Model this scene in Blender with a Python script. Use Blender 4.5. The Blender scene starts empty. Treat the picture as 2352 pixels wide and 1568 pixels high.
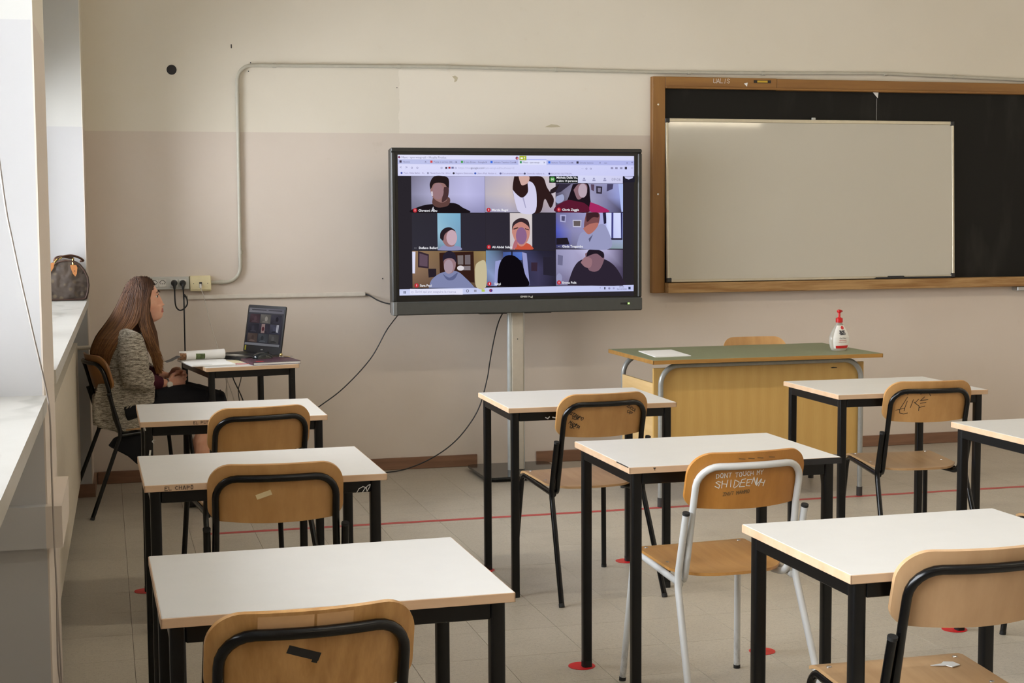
import bpy, bmesh, math, random
import numpy as np
from mathutils import Vector, Matrix, Euler
random.seed(7)
sc = bpy.context.scene
COL = sc.collection
PI = math.pi

# ------------------------------------------------------------------ camera
cam_data = bpy.data.cameras.new('camera')
cam = bpy.data.objects.new('camera', cam_data); COL.objects.link(cam)
cam_data.sensor_width = 36.0
cam_data.lens = 3503.0 / 2352.0 * 36.0
_p, _r, _yaw = math.radians(4.7467), math.radians(-0.314), math.radians(-15.0)
_fw = Vector((0, math.cos(_p), -math.sin(_p))); _up = Vector((0, math.sin(_p), math.cos(_p))); _rt = Vector((1, 0, 0))
_r2 = math.cos(_r) * _rt + math.sin(_r) * _up
_u2 = -math.sin(_r) * _rt + math.cos(_r) * _up
_R = Matrix.Rotation(_yaw, 3, 'Z') @ Matrix((_r2, _u2, -_fw)).transposed()
cam.matrix_world = Matrix.Translation((0, 0, 1.5274)) @ _R.to_4x4()
cam_data.clip_start = 0.05
sc.camera = cam

# ------------------------------------------------------------------ world, lights, exposure
world = bpy.data.worlds.new('overcast_sky'); sc.world = world
world.use_nodes = True
_bg = world.node_tree.nodes['Background']
_bg.inputs['Color'].default_value = (0.90, 0.945, 1.0, 1)
_bg.inputs['Strength'].default_value = 16.5
sc.view_settings.view_transform = 'Standard'
sc.view_settings.look = 'None'
sc.view_settings.gamma = 1.0
sc.view_settings.use_curve_mapping = False
sc.view_settings.exposure = 0.2
sc.cycles.max_bounces = 10
sc.cycles.diffuse_bounces = 6
sc.cycles.sample_clamp_indirect = 8.0

WINDOWS = [(-0.10, 3.98), (4.53, 8.58)]       # niches along the left wall (y ranges)
WIN_OPEN = [(1.05, 2.95), (1.05, 2.22)]       # glass height left free by the roller shutters
def wx(y): return -0.078 - 0.0145 * (8.98 - y)   # the left wall runs very slightly askew
def portal(y0, y1, z0, z1):
    l = bpy.data.lights.new('window_portal', 'AREA'); l.shape = 'RECTANGLE'
    l.size = y1 - y0; l.size_y = z1 - z0; l.cycles.is_portal = True
    o = bpy.data.objects.new('window_portal', l); COL.objects.link(o)
    o.location = (wx((y0 + y1) / 2) - 0.52, (y0 + y1) / 2, (z0 + z1) / 2)
    o.rotation_euler = Vector((-1, 0, 0)).to_track_quat('Z', 'Y').to_euler()
    m = Matrix((( 0, 0, -1), (1, 0, 0), (0, -1, 0))).to_4x4()   # local x along y, local z out of the room
    o.rotation_euler = m.to_euler()
for (a, b), (c, d) in zip(WINDOWS, WIN_OPEN): portal(a, b, c, d)
LAMPS = [(1.6, 1.8), (4.1, 1.8), (6.66, 1.8), (1.6, 5.6), (4.1, 5.6), (6.66, 5.6), (1.6, -1.2), (4.1, -1.2), (6.66, -1.2)]
LAMP_POWER = 24.0

# ------------------------------------------------------------------ materials
def lin(c):
    return tuple((v / 12.92 if v <= 0.04045 else ((v + 0.055) / 1.055) ** 2.4) for v in c)
def rgb(r, g, b): return lin((r / 255, g / 255, b / 255)) + (1.0,)
class NT:
    def __init__(s, name):
        s.m = bpy.data.materials.new(name); s.m.use_nodes = True
        s.t = s.m.node_tree; s.b = s.t.nodes['Principled BSDF']; s.o = s.t.nodes['Material Output']
    def n(s, typ, **kw):
        nd = s.t.nodes.new(typ)
        for k, v in kw.items():
            if k.startswith('i_'):
                key = k[2:]; key = int(key) if key.isdigit() else key.replace('_', ' ')
                nd.inputs[key].default_value = v
            else: setattr(nd, k, v)
        return nd
    def l(s, a, b): s.t.links.new(a, b)
    def math(s, op, a, b=None, clamp=False):
        nd = s.n('ShaderNodeMath', operation=op); nd.use_clamp = clamp
        for i, v in enumerate((a, b)):
            if v is None: continue
            if isinstance(v, (int, float)): nd.inputs[i].default_value = v
            else: s.l(v, nd.inputs[i])
        return nd.outputs[0]
    def mix(s, f, a, b, blend='MIX'):
        nd = s.n('ShaderNodeMix', data_type='RGBA', blend_type=blend)
        for key, v in ((0, f), (6, a), (7, b)):
            if isinstance(v, (int, float)): nd.inputs[key].default_value = v
            elif isinstance(v, tuple): nd.inputs[key].default_value = v
            else: s.l(v, nd.inputs[key])
        return nd.outputs[2]
    def noise(s, vec, scale, detail=3.0, rough=0.55):
        nd = s.n('ShaderNodeTexNoise'); nd.inputs['Scale'].default_value = scale
        nd.inputs['Detail'].default_value = detail; nd.inputs['Roughness'].default_value = rough
        if vec is not None: s.l(vec, nd.inputs['Vector'])
        return nd.outputs[0]
    def ramp(s, f, p0, p1, c0=(0, 0, 0, 1), c1=(1, 1, 1, 1)):
        nd = s.n('ShaderNodeValToRGB'); e = nd.color_ramp.elements
        e[0].position = p0; e[1].position = p1; e[0].color = c0; e[1].color = c1
        s.l(f, nd.inputs[0]); return nd.outputs[0]
    def bump(s, h, strength, dist=0.002):
        nd = s.n('ShaderNodeBump'); nd.inputs['Strength'].default_value = strength
        nd.inputs['Distance'].default_value = dist; s.l(h, nd.inputs['Height'])
        s.l(nd.outputs[0], s.b.inputs['Normal'])
    def pos(s): return s.n('ShaderNodeNewGeometry').outputs['Position']
    def obj(s): return s.n('ShaderNodeTexCoord').outputs['Object']
    def scale(s, v, sx, sy, sz):
        nd = s.n('ShaderNodeMapping'); nd.inputs['Scale'].default_value = (sx, sy, sz)
        s.l(v, nd.inputs['Vector']); return nd.outputs[0]
def plain(name, col, rough=0.5, metal=0.0, spec=0.5, var=0.04, vscale=30.0, bump=0.0):
    s = NT(name); s.b.inputs['Roughness'].default_value = rough; s.b.inputs['Metallic'].default_value = metal
    s.b.inputs['Specular IOR Level'].default_value = spec
    f = s.noise(s.obj(), vscale)
    dark = tuple(v * (1 - var * 2) for v in col[:3]) + (1,)
    s.l(s.mix(s.ramp(f, 0.3, 0.7), dark, col), s.b.inputs['Base Color'])
    if bump: s.bump(f, bump)
    return s.m
def wood(name, col, dark, rough=0.42, along='z', scale=1.0, contrast=1.0):
    s = NT(name); v = s.obj()
    k = {'x': (1.5, 22, 22), 'y': (22, 1.5, 22), 'z': (22, 22, 1.5)}[along]
    v1 = s.scale(v, *(q * scale for q in k))
    f = s.noise(v1, 1.6, 4.0, 0.6)
    v2 = s.scale(v, *(q * scale * 9 for q in k))
    g = s.noise(v2, 1.5, 2.0, 0.5)
    a = s.mix(s.ramp(f, 0.5 - 0.22 / contrast, 0.5 + 0.22 / contrast), dark, col)
    b = s.mix(s.math('MULTIPLY', s.ramp(g, 0.45, 0.75), 0.18), a, dark)
    s.l(b, s.b.inputs['Base Color']); s.b.inputs['Roughness'].default_value = rough
    s.bump(g, 0.05, 0.001)
    return s.m
M = {}
# walls: cream above z = 2.01, beige below
def wall_paint():
    s = NT('wall_paint'); p = s.pos()
    sep = s.n('ShaderNodeSeparateXYZ'); s.l(p, sep.inputs[0]); X, Y, Z = sep.outputs
    n1 = s.noise(p, 1.3, 4); n2 = s.noise(p, 60, 3); n3 = s.noise(p, 9, 5, 0.65)
    up = s.mix(s.ramp(n1, 0.3, 0.7), rgb(215, 208, 193), rgb(220, 213, 199))
    edge = s.math('ADD', 1.722, s.math('MULTIPLY', s.math('SUBTRACT', n3, 0.5), 0.05))
    patch = s.math('MULTIPLY', s.math('GREATER_THAN', X, edge), s.math('GREATER_THAN', Y, 8.9))
    patch = s.math('MULTIPLY', patch, s.math('LESS_THAN', X, 3.5))
    patch = s.math('MULTIPLY', patch, s.math('LESS_THAN', Z, 2.385))
    up = s.mix(patch, up, rgb(227, 220, 207))
    lo = s.mix(s.ramp(n1, 0.3, 0.7), rgb(206, 194, 182), rgb(211, 200, 189))
    scuff = s.ramp(n3, 0.66, 0.74)
    lo = s.mix(s.math('MULTIPLY', scuff, 0.12), lo, rgb(170, 155, 140))
    up = s.mix(s.math('MULTIPLY', scuff, 0.10), up, rgb(190, 172, 150))
    c = s.mix(s.math('GREATER_THAN', Z, 2.012), lo, up)
    plane = s.math('SUBTRACT', s.math('MULTIPLY', Y, 0.0145), 0.078 + 0.0145 * 8.98 + 0.004)     # greyish white for faces inside the window niches
    niche = s.math('LESS_THAN', X, plane)
    c = s.mix(niche, c, s.mix(s.math('GREATER_THAN', Z, 2.012), rgb(185, 184, 184), rgb(196, 195, 190)))
    s.l(c, s.b.inputs['Base Color']); s.b.inputs['Roughness'].default_value = 0.62
    s.b.inputs['Specular IOR Level'].default_value = 0.3
    s.bump(n2, 0.12, 0.002); return s.m
M['wall'] = wall_paint()
M['ceiling'] = plain('ceiling_paint', rgb(216, 212, 204), 0.8)
def terrazzo():
    s = NT('terrazzo_tile'); p = s.pos()
    info = s.n('ShaderNodeObjectInfo')
    n1 = s.noise(p, 130, 2, 0.5); n2 = s.noise(p, 75, 2, 0.6); n3 = s.noise(p, 2.2, 4, 0.6)
    c = s.mix(s.ramp(n2, 0.35, 0.62), rgb(153, 143, 127), rgb(170, 160, 143))
    c = s.mix(s.math('MULTIPLY', s.ramp(n1, 0.58, 0.66), 0.8), c, rgb(104, 94, 82))
    c = s.mix(s.math('MULTIPLY', s.ramp(n1, 0.36, 0.28), 0.45), c, rgb(196, 190, 178))
    c = s.mix(s.math('MULTIPLY', s.ramp(n3, 0.50, 0.72), 0.22), c, rgb(112, 105, 98))
    c = s.mix(s.math('MULTIPLY', info.outputs['Random'], 0.10), c, rgb(132, 123, 108))
    s.l(c, s.b.inputs['Base Color'])
    r = s.n('ShaderNodeMapRange'); r.inputs[3].default_value = 0.30; r.inputs[4].default_value = 0.48
    s.l(n3, r.inputs[0]); s.l(r.outputs[0], s.b.inputs['Roughness'])
    s.b.inputs['Specular IOR Level'].default_value = 0.45
    return s.m
M['tile'] = terrazzo()
M['grout'] = plain('tile_joint', rgb(104, 93, 78), 0.9)
M['baseboard'] = wood('baseboard_brown', rgb(136, 100, 76), rgb(112, 80, 60), 0.45, 'x')
def marble():
    s = NT('sill_marble'); p = s.pos()
    n = s.noise(p, 3.0, 6, 0.7); w = s.n('ShaderNodeTexWave'); w.inputs['Scale'].default_value = 1.4
    w.inputs['Distortion'].default_value = 9.0; w.inputs['Detail'].default_value = 4; s.l(p, w.inputs['Vector'])
    c = s.mix(s.ramp(w.outputs[0], 0.0, 0.08), rgb(160, 158, 150), rgb(190, 187, 180))
    c = s.mix(s.ramp(n, 0.4, 0.7), c, rgb(182, 179, 171))
    s.l(c, s.b.inputs['Base Color']); s.b.inputs['Roughness'].default_value = 0.3; return s.m
M['marble'] = marble()
M['radiator'] = plain('radiator_enamel', rgb(214, 204, 186), 0.45)
M['white_paint'] = plain('white_paint', rgb(226, 224, 218), 0.5)
M['alu'] = plain('aluminium', rgb(190, 192, 192), 0.35, 0.85)
def glass():
    s = NT('window_glass'); t = s.n('ShaderNodeBsdfTransparent'); g = s.n('ShaderNodeBsdfGlossy'); g.inputs['Roughness'].default_value = 0.02
    fr = s.n('ShaderNodeFresnel'); fr.inputs[0].default_value = 1.45
    mx = s.n('ShaderNodeMixShader'); s.l(fr.outputs[0], mx.inputs[0]); s.l(t.outputs[0], mx.inputs[1]); s.l(g.outputs[0], mx.inputs[2])
    s.l(mx.outputs[0], s.o.inputs['Surface']); return s.m
M['glass'] = glass()
M['desk_top'] = plain('white_laminate', rgb(206, 204, 200), 0.34, 0, 0.5, 0.015, 14)
M['beech_edge'] = wood('beech_edge', rgb(208, 177, 146), rgb(192, 158, 124), 0.5, 'x', 0.6)
def black_paint(name, marks=0.5):
    s = NT(name); v = s.obj(); n = s.noise(v, 55, 3, 0.7); n2 = s.noise(v, 9, 2)
    f = s.math('MULTIPLY', s.ramp(n, 0.72, 0.76), s.math('MULTIPLY', s.ramp(n2, 0.52, 0.62), marks))
    s.l(s.mix(f, rgb(7, 7, 8), rgb(165, 165, 170)), s.b.inputs['Base Color'])
    s.b.inputs['Roughness'].default_value = 0.34; s.b.inputs['Specular IOR Level'].default_value = 0.35
    return s.m
M['black_frame'] = black_paint('black_desk_paint', 0.45)
M['black_tube'] = black_paint('black_tube_paint', 0.15); M['black_tube'].node_tree.nodes['Principled BSDF'].inputs['Roughness'].default_value = 0.22
def white_tube():
    s = NT('white_tube_paint'); sep = s.n('ShaderNodeSeparateXYZ'); p = s.obj(); s.l(p, sep.inputs[0])
    n = s.noise(s.scale(p, 1, 1, .35), 60, 4, 0.7)
    low = s.math('SUBTRACT', 1.0, s.math('DIVIDE', sep.outputs[2], 0.16), clamp=True)
    f = s.math('MULTIPLY', s.ramp(n, 0.45, 0.6), s.math('MULTIPLY', low, 0.7))
    s.l(s.mix(f, rgb(196, 196, 194), rgb(110, 104, 98)), s.b.inputs['Base Color']); s.b.inputs['Roughness'].default_value = 0.3; return s.m
M['white_tube'] = white_tube()
M['rubber'] = plain('black_rubber', rgb(22, 22, 22), 0.7)
M['ply'] = wood('chair_plywood', rgb(190, 145, 90), rgb(173, 127, 74), 0.38, 'z', 0.7)
M['ply_orange'] = wood('orange_plywood', rgb(184, 127, 57), rgb(165, 110, 45), 0.38, 'z', 0.7)
M['ply_pale'] = wood('pale_plywood', rgb(184, 149, 110), rgb(172, 136, 98), 0.42, 'z', 0.7)
M['ply_streak'] = wood('streaked_plywood', rgb(196, 150, 92), rgb(168, 122, 68), 0.36, 'z', 0.9, 1.5)
M['ply_seat'] = wood('seat_plywood', rgb(182, 146, 104), rgb(160, 124, 84), 0.34, 'y', 0.7)
M['ply_seat_o'] = wood('orange_seat_plywood', rgb(190, 140, 78), rgb(164, 114, 56), 0.34, 'y', 0.7)
M['ply_dark'] = wood('brown_plywood', rgb(150, 104, 56), rgb(128, 86, 44), 0.38, 'z', 0.7)
M['screw'] = plain('steel_screw', rgb(200, 200, 200), 0.25, 1.0)
M['green_lino'] = plain('green_linoleum', rgb(124, 130, 100), 0.5, 0, 0.4, 0.03, 20)
M['desk_edge_wood'] = wood('dark_wood_edge', rgb(172, 128, 62), rgb(140, 98, 44), 0.5, 'x', 0.6)
def oak_panel():
    s = NT('yellow_oak_panel'); v = s.obj()
    w = s.n('ShaderNodeTexWave'); w.wave_type = 'BANDS'; w.bands_direction = 'X'
    w.inputs['Scale'].default_value = 4; w.inputs['Distortion'].default_value = 11; w.inputs['Detail'].default_value = 3; w.inputs['Detail Scale'].default_value = 0.6
    s.l(s.scale(v, 1, 1, 0.22), w.inputs['Vector'])
    g = s.noise(s.scale(v, 160, 160, 5), 1.5, 2)
    c = s.mix(s.ramp(w.outputs[0], 0.0, 1.0), rgb(188, 150, 84), rgb(193, 156, 90))
    c = s.mix(s.math('MULTIPLY', s.ramp(g, 0.5, 0.7), 0.25), c, rgb(170, 132, 68))
    s.l(c, s.b.inputs['Base Color']); s.b.inputs['Roughness'].default_value = 0.45; return s.m
M['oak'] = oak_panel()
M['pale_oak'] = wood('pale_side_panel', rgb(212, 180, 128), rgb(196, 162, 108), 0.5, 'y', 0.7)
M['grey_tube'] = plain('grey_tube_paint', rgb(150, 150, 146), 0.32, 0.2, 0.5, 0.05, 60)
M['bb_wood'] = wood('blackboard_frame_wood', rgb(150, 106, 50), rgb(128, 86, 38), 0.5, 'x', 0.5)
M['bb_wood_v'] = wood('blackboard_frame_wood_upright', rgb(150, 106, 50), rgb(128, 86, 38), 0.5, 'z', 0.5)
M['bb_wood_worn'] = wood('worn_blackboard_ledge', rgb(176, 140, 92), rgb(140, 100, 54), 0.6, 'x', 1.2, 1.8)
def slate():
    s = NT('slate_board'); p = s.pos(); n = s.noise(s.scale(p, 1, 1, .25), 5, 4); n2 = s.noise(p, 90, 3)
    c = s.mix(s.math('MULTIPLY', s.ramp(n, 0.55, 0.8), 0.10), rgb(17, 16, 13), rgb(120, 118, 110))
    s.l(c, s.b.inputs['Base Color']); s.b.inputs['Roughness'].default_value = 0.6; s.b.inputs['Specular IOR Level'].default_value = 0.25; return s.m
M['slate'] = slate()
M['whiteboard'] = plain('whiteboard_enamel', rgb(192, 187, 174), 0.05, 0, 0.5, 0.005, 3)
M['wb_frame'] = plain('whiteboard_aluminium', rgb(196, 188, 168), 0.35, 0.5)
M['black_plastic'] = plain('black_plastic', rgb(26, 26, 29), 0.4)
M['tv_bezel'] = plain('television_bezel', rgb(9, 9, 10), 0.3)
M['tv_frame'] = plain('television_frame', rgb(34, 34, 32), 0.4)
M['tv_bar'] = plain('television_sound_bar', rgb(76, 77, 75), 0.45, 0.3)
M['black_glass'] = plain('black_glass', rgb(32, 36, 38), 0.08)
M['column_paint'] = plain('column_paint', rgb(188, 180, 166), 0.4, 0.2)
M['column_edge'] = plain('column_edge', rgb(205, 212, 214), 0.3, 0.5)
M['conduit'] = plain('grey_conduit', rgb(186, 182, 168), 0.45)
M['cream_plastic'] = plain('cream_plastic', rgb(226, 214, 172), 0.4)
M['grey_plastic'] = plain('grey_plastic', rgb(192, 192, 186), 0.4)
M['white_plastic'] = plain('white_plastic', rgb(218, 216, 210), 0.4)
M['trunking'] = plain('white_trunking', rgb(214, 206, 194), 0.4)
M['cable_black'] = plain('black_cable', rgb(24, 26, 30), 0.45)
M['cable_white'] = plain('white_cable', rgb(184, 176, 164), 0.5)
M['dark_hole'] = plain('dark_hole', rgb(40, 38, 40), 0.8)
M['cord'] = plain('shutter_cord', rgb(160, 150, 142), 0.8)
M['red_tape'] = plain('red_tape', rgb(178, 62, 62), 0.4)
M['red_disc'] = plain('red_sticker', rgb(206, 30, 36), 0.35)
M['ink'] = plain('black_ink', rgb(38, 30, 24), 0.6)
M['white_ink'] = plain('white_correction_ink', rgb(222, 222, 218), 0.7)
M['cream_tape'] = plain('cream_tape', rgb(226, 206, 160), 0.6)
M['black_tape'] = plain('black_tape', rgb(24, 24, 26), 0.55)
M['clear_tape'] = plain('brown_tape_residue', rgb(208, 164, 116), 0.5)
M['paper'] = plain('white_paper', rgb(232, 231, 228), 0.7, 0, 0.2, 0.01)
M['red_plastic'] = plain('red_plastic', rgb(196, 16, 22), 0.3)
M['skin'] = plain('skin', rgb(214, 158, 126), 0.5, 0, 0.4, 0.03, 20)
def emit_attr():
    s = NT('screen_image'); a = s.n('ShaderNodeAttribute'); a.attribute_name = 'col'
    e = s.n('ShaderNodeEmission'); s.l(a.outputs['Color'], e.inputs['Color']); e.inputs['Strength'].default_value = 1.0
    s.l(e.outputs[0], s.o.inputs['Surface']); return s.m
M['screen'] = emit_attr()
def lamp_mat():
    s = NT('fluorescent_tube'); e = s.n('ShaderNodeEmission'); e.inputs['Color'].default_value = (1.0, 0.86, 0.62, 1); e.inputs['Strength'].default_value = LAMP_POWER
    s.l(e.outputs[0], s.o.inputs['Surface']); return s.m
M['lamp'] = lamp_mat()

# ------------------------------------------------------------------ mesh helpers
class MB:
    def __init__(s): s.v = []; s.f = []; s.mi = []; s.mats = []
    def _m(s, mat):
        if mat is None: return 0
        if mat not in s.mats: s.mats.append(mat)
        return s.mats.index(mat)
    def add(s, vs, fs, mat=None):
        o = len(s.v); s.v += [tuple(v) for v in vs]; s.f += [tuple(i + o for i in f) for f in fs]; s.mi += [s._m(mat)] * len(fs)
    def box(s, x0, x1, y0, y1, z0, z1, mat=None, rot=None, org=(0, 0, 0), bev=0.0):
        x0, x1 = sorted((x0, x1)); y0, y1 = sorted((y0, y1)); z0, z1 = sorted((z0, z1))
        if bev > 0:
            b = min(bev, (x1 - x0) / 2.01, (y1 - y0) / 2.01, (z1 - z0) / 2.01)
            vs = []; idx = {}
            for i, X in enumerate((x0, x1)):
                for j, Y in enumerate((y0, y1)):
                    for k, Z in enumerate((z0, z1)):
                        sx, sy, sz = (b if i == 0 else -b), (b if j == 0 else -b), (b if k == 0 else -b)
                        idx[i, j, k, 0] = len(vs); vs.append((X, Y + sy, Z + sz))
                        idx[i, j, k, 1] = len(vs); vs.append((X + sx, Y, Z + sz))
                        idx[i, j, k, 2] = len(vs); vs.append((X + sx, Y + sy, Z))
            fs = []
            for i in (0, 1):
                q = [idx[i, 0, 0, 0], idx[i, 1, 0, 0], idx[i, 1, 1, 0], idx[i, 0, 1, 0]]; fs.append(q if i else q[::-1])
                q = [idx[0, i, 0, 1], idx[1, i, 0, 1], idx[1, i, 1, 1], idx[0, i, 1, 1]]; fs.append(q if not i else q[::-1])
                q = [idx[0, 0, i, 2], idx[1, 0, i, 2], idx[1, 1, i, 2], idx[0, 1, i, 2]]; fs.append(q if i else q[::-1])
            for a in (0, 1):
                for c in (0, 1):
                    fs.append([idx[0, a, c, 1], idx[1, a, c, 1], idx[1, a, c, 2], idx[0, a, c, 2]])
                    fs.append([idx[a, 0, c, 0], idx[a, 1, c, 0], idx[a, 1, c, 2], idx[a, 0, c, 2]])
                    fs.append([idx[a, c, 0, 0], idx[a, c, 1, 0], idx[a, c, 1, 1], idx[a, c, 0, 1]])
            for i in (0, 1):
                for j in (0, 1):
                    for k in (0, 1): fs.append([idx[i, j, k, 0], idx[i, j, k, 1], idx[i, j, k, 2]])
        else:
            vs = [(x, y, z) for x in (x0, x1) for y in (y0, y1) for z in (z0, z1)]
            fs = [(0, 1, 3, 2), (4, 6, 7, 5), (0, 4, 5, 1), (2, 3, 7, 6), (0, 2, 6, 4), (1, 5, 7, 3)]
        if rot is not None: vs = [tuple(rot @ Vector(v) + Vector(org)) for v in vs]
        elif org != (0, 0, 0): vs = [(v[0] + org[0], v[1] + org[1], v[2] + org[2]) for v in vs]
        s.add(vs, fs, mat)
    def hexa(s, pts, mat=None):     # 8 points: bottom 4 (ccw) then top 4
        s.add(pts, [(3, 2, 1, 0), (4, 5, 6, 7), (0, 1, 5, 4), (1, 2, 6, 5), (2, 3, 7, 6), (3, 0, 4, 7)], mat)
    def tube(s, path, r, n=10, mat=None, caps=True, closed=False, ell=None):
        P = [Vector(p) for p in path]; m = len(P)
        R = r if hasattr(r, '__len__') else [r] * m
        rings = []; up = None
        for i in range(m):
            if closed: t = (P[(i + 1) % m] - P[i - 1]).normalized()
            else: t = (P[min(i + 1, m - 1)] - P[max(i - 1, 0)]).normalized()
            if up is None:
                a = Vector((0, 0, 1)) if abs(t.z) < 0.9 else Vector((0, 1, 0))
                up = (a - t * a.dot(t)).normalized()
            else:
                up = (up - t * up.dot(t)).normalized()
            sd = t.cross(up)
            e = ell[i] if ell else (1, 1)
            rings.append([P[i] + (up * math.cos(2 * PI * k / n) * e[0] + sd * math.sin(2 * PI * k / n) * e[1]) * R[i] for k in range(n)])
        vs = [v for rg in rings for v in rg]; fs = []
        L = m if closed else m - 1
        for i in range(L):
            a, b = i * n, ((i + 1) % m) * n
            for k in range(n): fs.append((a + k, a + (k + 1) % n, b + (k + 1) % n, b + k))
        if caps and not closed:
            fs.append(tuple(range(n - 1, -1, -1))); fs.append(tuple((m - 1) * n + k for k in range(n)))
        s.add(vs, fs, mat)
    def lathe(s, prof, org=(0, 0, 0), n=24, mat=None, sx=1, sy=1):
        vs = []; fs = []
        for (r, z) in prof:
            for k in range(n): vs.append((org[0] + r * sx * math.cos(2 * PI * k / n), org[1] + r * sy * math.sin(2 * PI * k / n), org[2] + z))
        for i in range(len(prof) - 1):
            for k in range(n): fs.append((i * n + k, i * n + (k + 1) % n, (i + 1) * n + (k + 1) % n, (i + 1) * n + k))
        fs.append(tuple(range(n - 1, -1, -1))); fs.append(tuple((len(prof) - 1) * n + k for k in range(n)))
        s.add(vs, fs, mat)
    def ball(s, c, r, n=12, mat=None, sc=(1, 1, 1)):
        vs = []; fs = []
        for i in range(1, n):
            th = PI * i / n
            for k in range(2 * n):
                ph = PI * k / n
                vs.append((c[0] + r * sc[0] * math.sin(th) * math.cos(ph), c[1] + r * sc[1] * math.sin(th) * math.sin(ph), c[2] + r * sc[2] * math.cos(th)))
        m = 2 * n
        for i in range(n - 2):
            for k in range(m): fs.append((i * m + k, (i + 1) * m + k, (i + 1) * m + (k + 1) % m, i * m + (k + 1) % m))
        t = len(vs); vs.append((c[0], c[1], c[2] + r * sc[2])); vs.append((c[0], c[1], c[2] - r * sc[2]))
        for k in range(m):
            fs.append((t, k, (k + 1) % m)); fs.append((t + 1, (n - 2) * m + (k + 1) % m, (n - 2) * m + k))
        s.add(vs, fs, mat)
    def prism(s, outline, h0, h1, axis='z', mat=None):
        n = len(outline)
        def P(a, b, h): return {'z': (a, b, h), 'y': (a, h, b), 'x': (h, a, b)}[axis]
        vs = [P(a, b, h0) for a, b in outline] + [P(a, b, h1) for a, b in outline]
        fs = [tuple(range(n - 1, -1, -1)), tuple(range(n, 2 * n))] + [(i, (i + 1) % n, n + (i + 1) % n, n + i) for i in range(n)]
        s.add(vs, fs, mat)
    def mesh(s, name, mat=None, smooth=False, fixn=True):
        me = bpy.data.meshes.new(name); me.from_pydata(s.v, [], s.f); me.update()
        for m_ in (s.mats or ([mat] if mat else [])): me.materials.append(m_)
        if s.mats: me.polygons.foreach_set('material_index', s.mi)
        if fixn:
            bm = bmesh.new(); bm.from_mesh(me); bmesh.ops.recalc_face_normals(bm, faces=bm.faces); bm.to_mesh(me); bm.free()
        if smooth:
            me.polygons.foreach_set('use_smooth', [True] * len(me.polygons))
            try: me.set_sharp_from_angle(angle=math.radians(smooth if smooth is not True else 40))
            except Exception: pass
        return me
def link(name, me, parent=None, loc=None):
    o = bpy.data.objects.new(name, me); COL.objects.link(o)
    if parent is not None: o.parent = parent
    if loc is not None: o.location = loc
    return o
def part(name, mb, mat, parent, smooth=False, label=None, kind=None):
    o = link(name, mb.mesh(name, mat, smooth), parent)
    if label: o['label'] = label
    if kind: o['kind'] = kind
    return o
def tag(o, label, cat, group=None):
    o['label'] = label; o['category'] = cat
    if group: o['group'] = group
    return o
def thing(name, label, cat, loc=(0, 0, 0), rz=0.0, group=None):
    o = bpy.data.objects.new(name, None); COL.objects.link(o); o.empty_display_size = 0.1
    o.location = loc; o.rotation_euler = (0, 0, rz)
    return tag(o, label, cat, group)
def struct(name, mb, mat, smooth=False, parent=None):
    o = link(name, mb.mesh(name, mat, smooth), parent); 
    if parent is None: o['kind'] = 'structure'
    return o
def copy_tree(o, parent=None):
    c = o.copy(); COL.objects.link(c)
    if parent is not None: c.parent = parent
    for ch in [q for q in bpy.data.objects if q.parent is o]: copy_tree(ch, c)
    return c
def bend(pts, rad, n=6):
    """polyline with filleted corners"""
    P = [Vector(p) for p in pts]; out = [P[0]]
    R = rad if hasattr(rad, '__len__') else [rad] * len(P)
    for i in range(1, len(P) - 1):
        a, b, c = P[i - 1], P[i], P[i + 1]
        d1 = (a - b).normalized(); d2 = (c - b).normalized()
        ang = d1.angle(d2)
        if PI - ang < 0.02 or R[i] <= 0: out.append(b); continue
        t = min(R[i] / math.tan(ang / 2), (a - b).length * 0.49, (c - b).length * 0.49)
        r = t * math.tan(ang / 2)
        cen = b + (d1 + d2).normalized() * (r / math.sin(ang / 2))
        s0, s1 = b + d1 * t - cen, b + d2 * t - cen
        A_ = s0.angle(s1)
        for k in range(n + 1): out.append(cen + (s0 * math.sin(A_ * (1 - k / n)) + s1 * math.sin(A_ * k / n)) / math.sin(A_) if A_ > 1e-4 else b)
    out.append(P[-1]); return out
def spline(pts, n=8):
    P = [Vector(p) for p in pts]; out = []
    for i in range(len(P) - 1):
        p0 = P[max(i - 1, 0)]; p1 = P[i]; p2 = P[i + 1]; p3 = P[min(i + 2, len(P) - 1)]
        for k in range(n):
            t = k / n
            out.append(0.5 * ((2 * p1) + (-p0 + p2) * t + (2 * p0 - 5 * p1 + 4 * p2 - p3) * t * t + (-p0 + 3 * p1 - 3 * p2 + p3) * t ** 3))
    out.append(P[-1]); return out
def rrect(w, h, r, n=5, cx=0, cy=0):
    out = []
    for (sx, sy, a0) in ((1, 1, 0), (-1, 1, 90), (-1, -1, 180), (1, -1, 270)):
        for k in range(n + 1):
            a = math.radians(a0 + 90 * k / n)
            out.append((cx + sx * (w / 2 - r) + r * math.cos(a), cy + sy * (h / 2 - r) + r * math.sin(a)))
    return out
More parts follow.
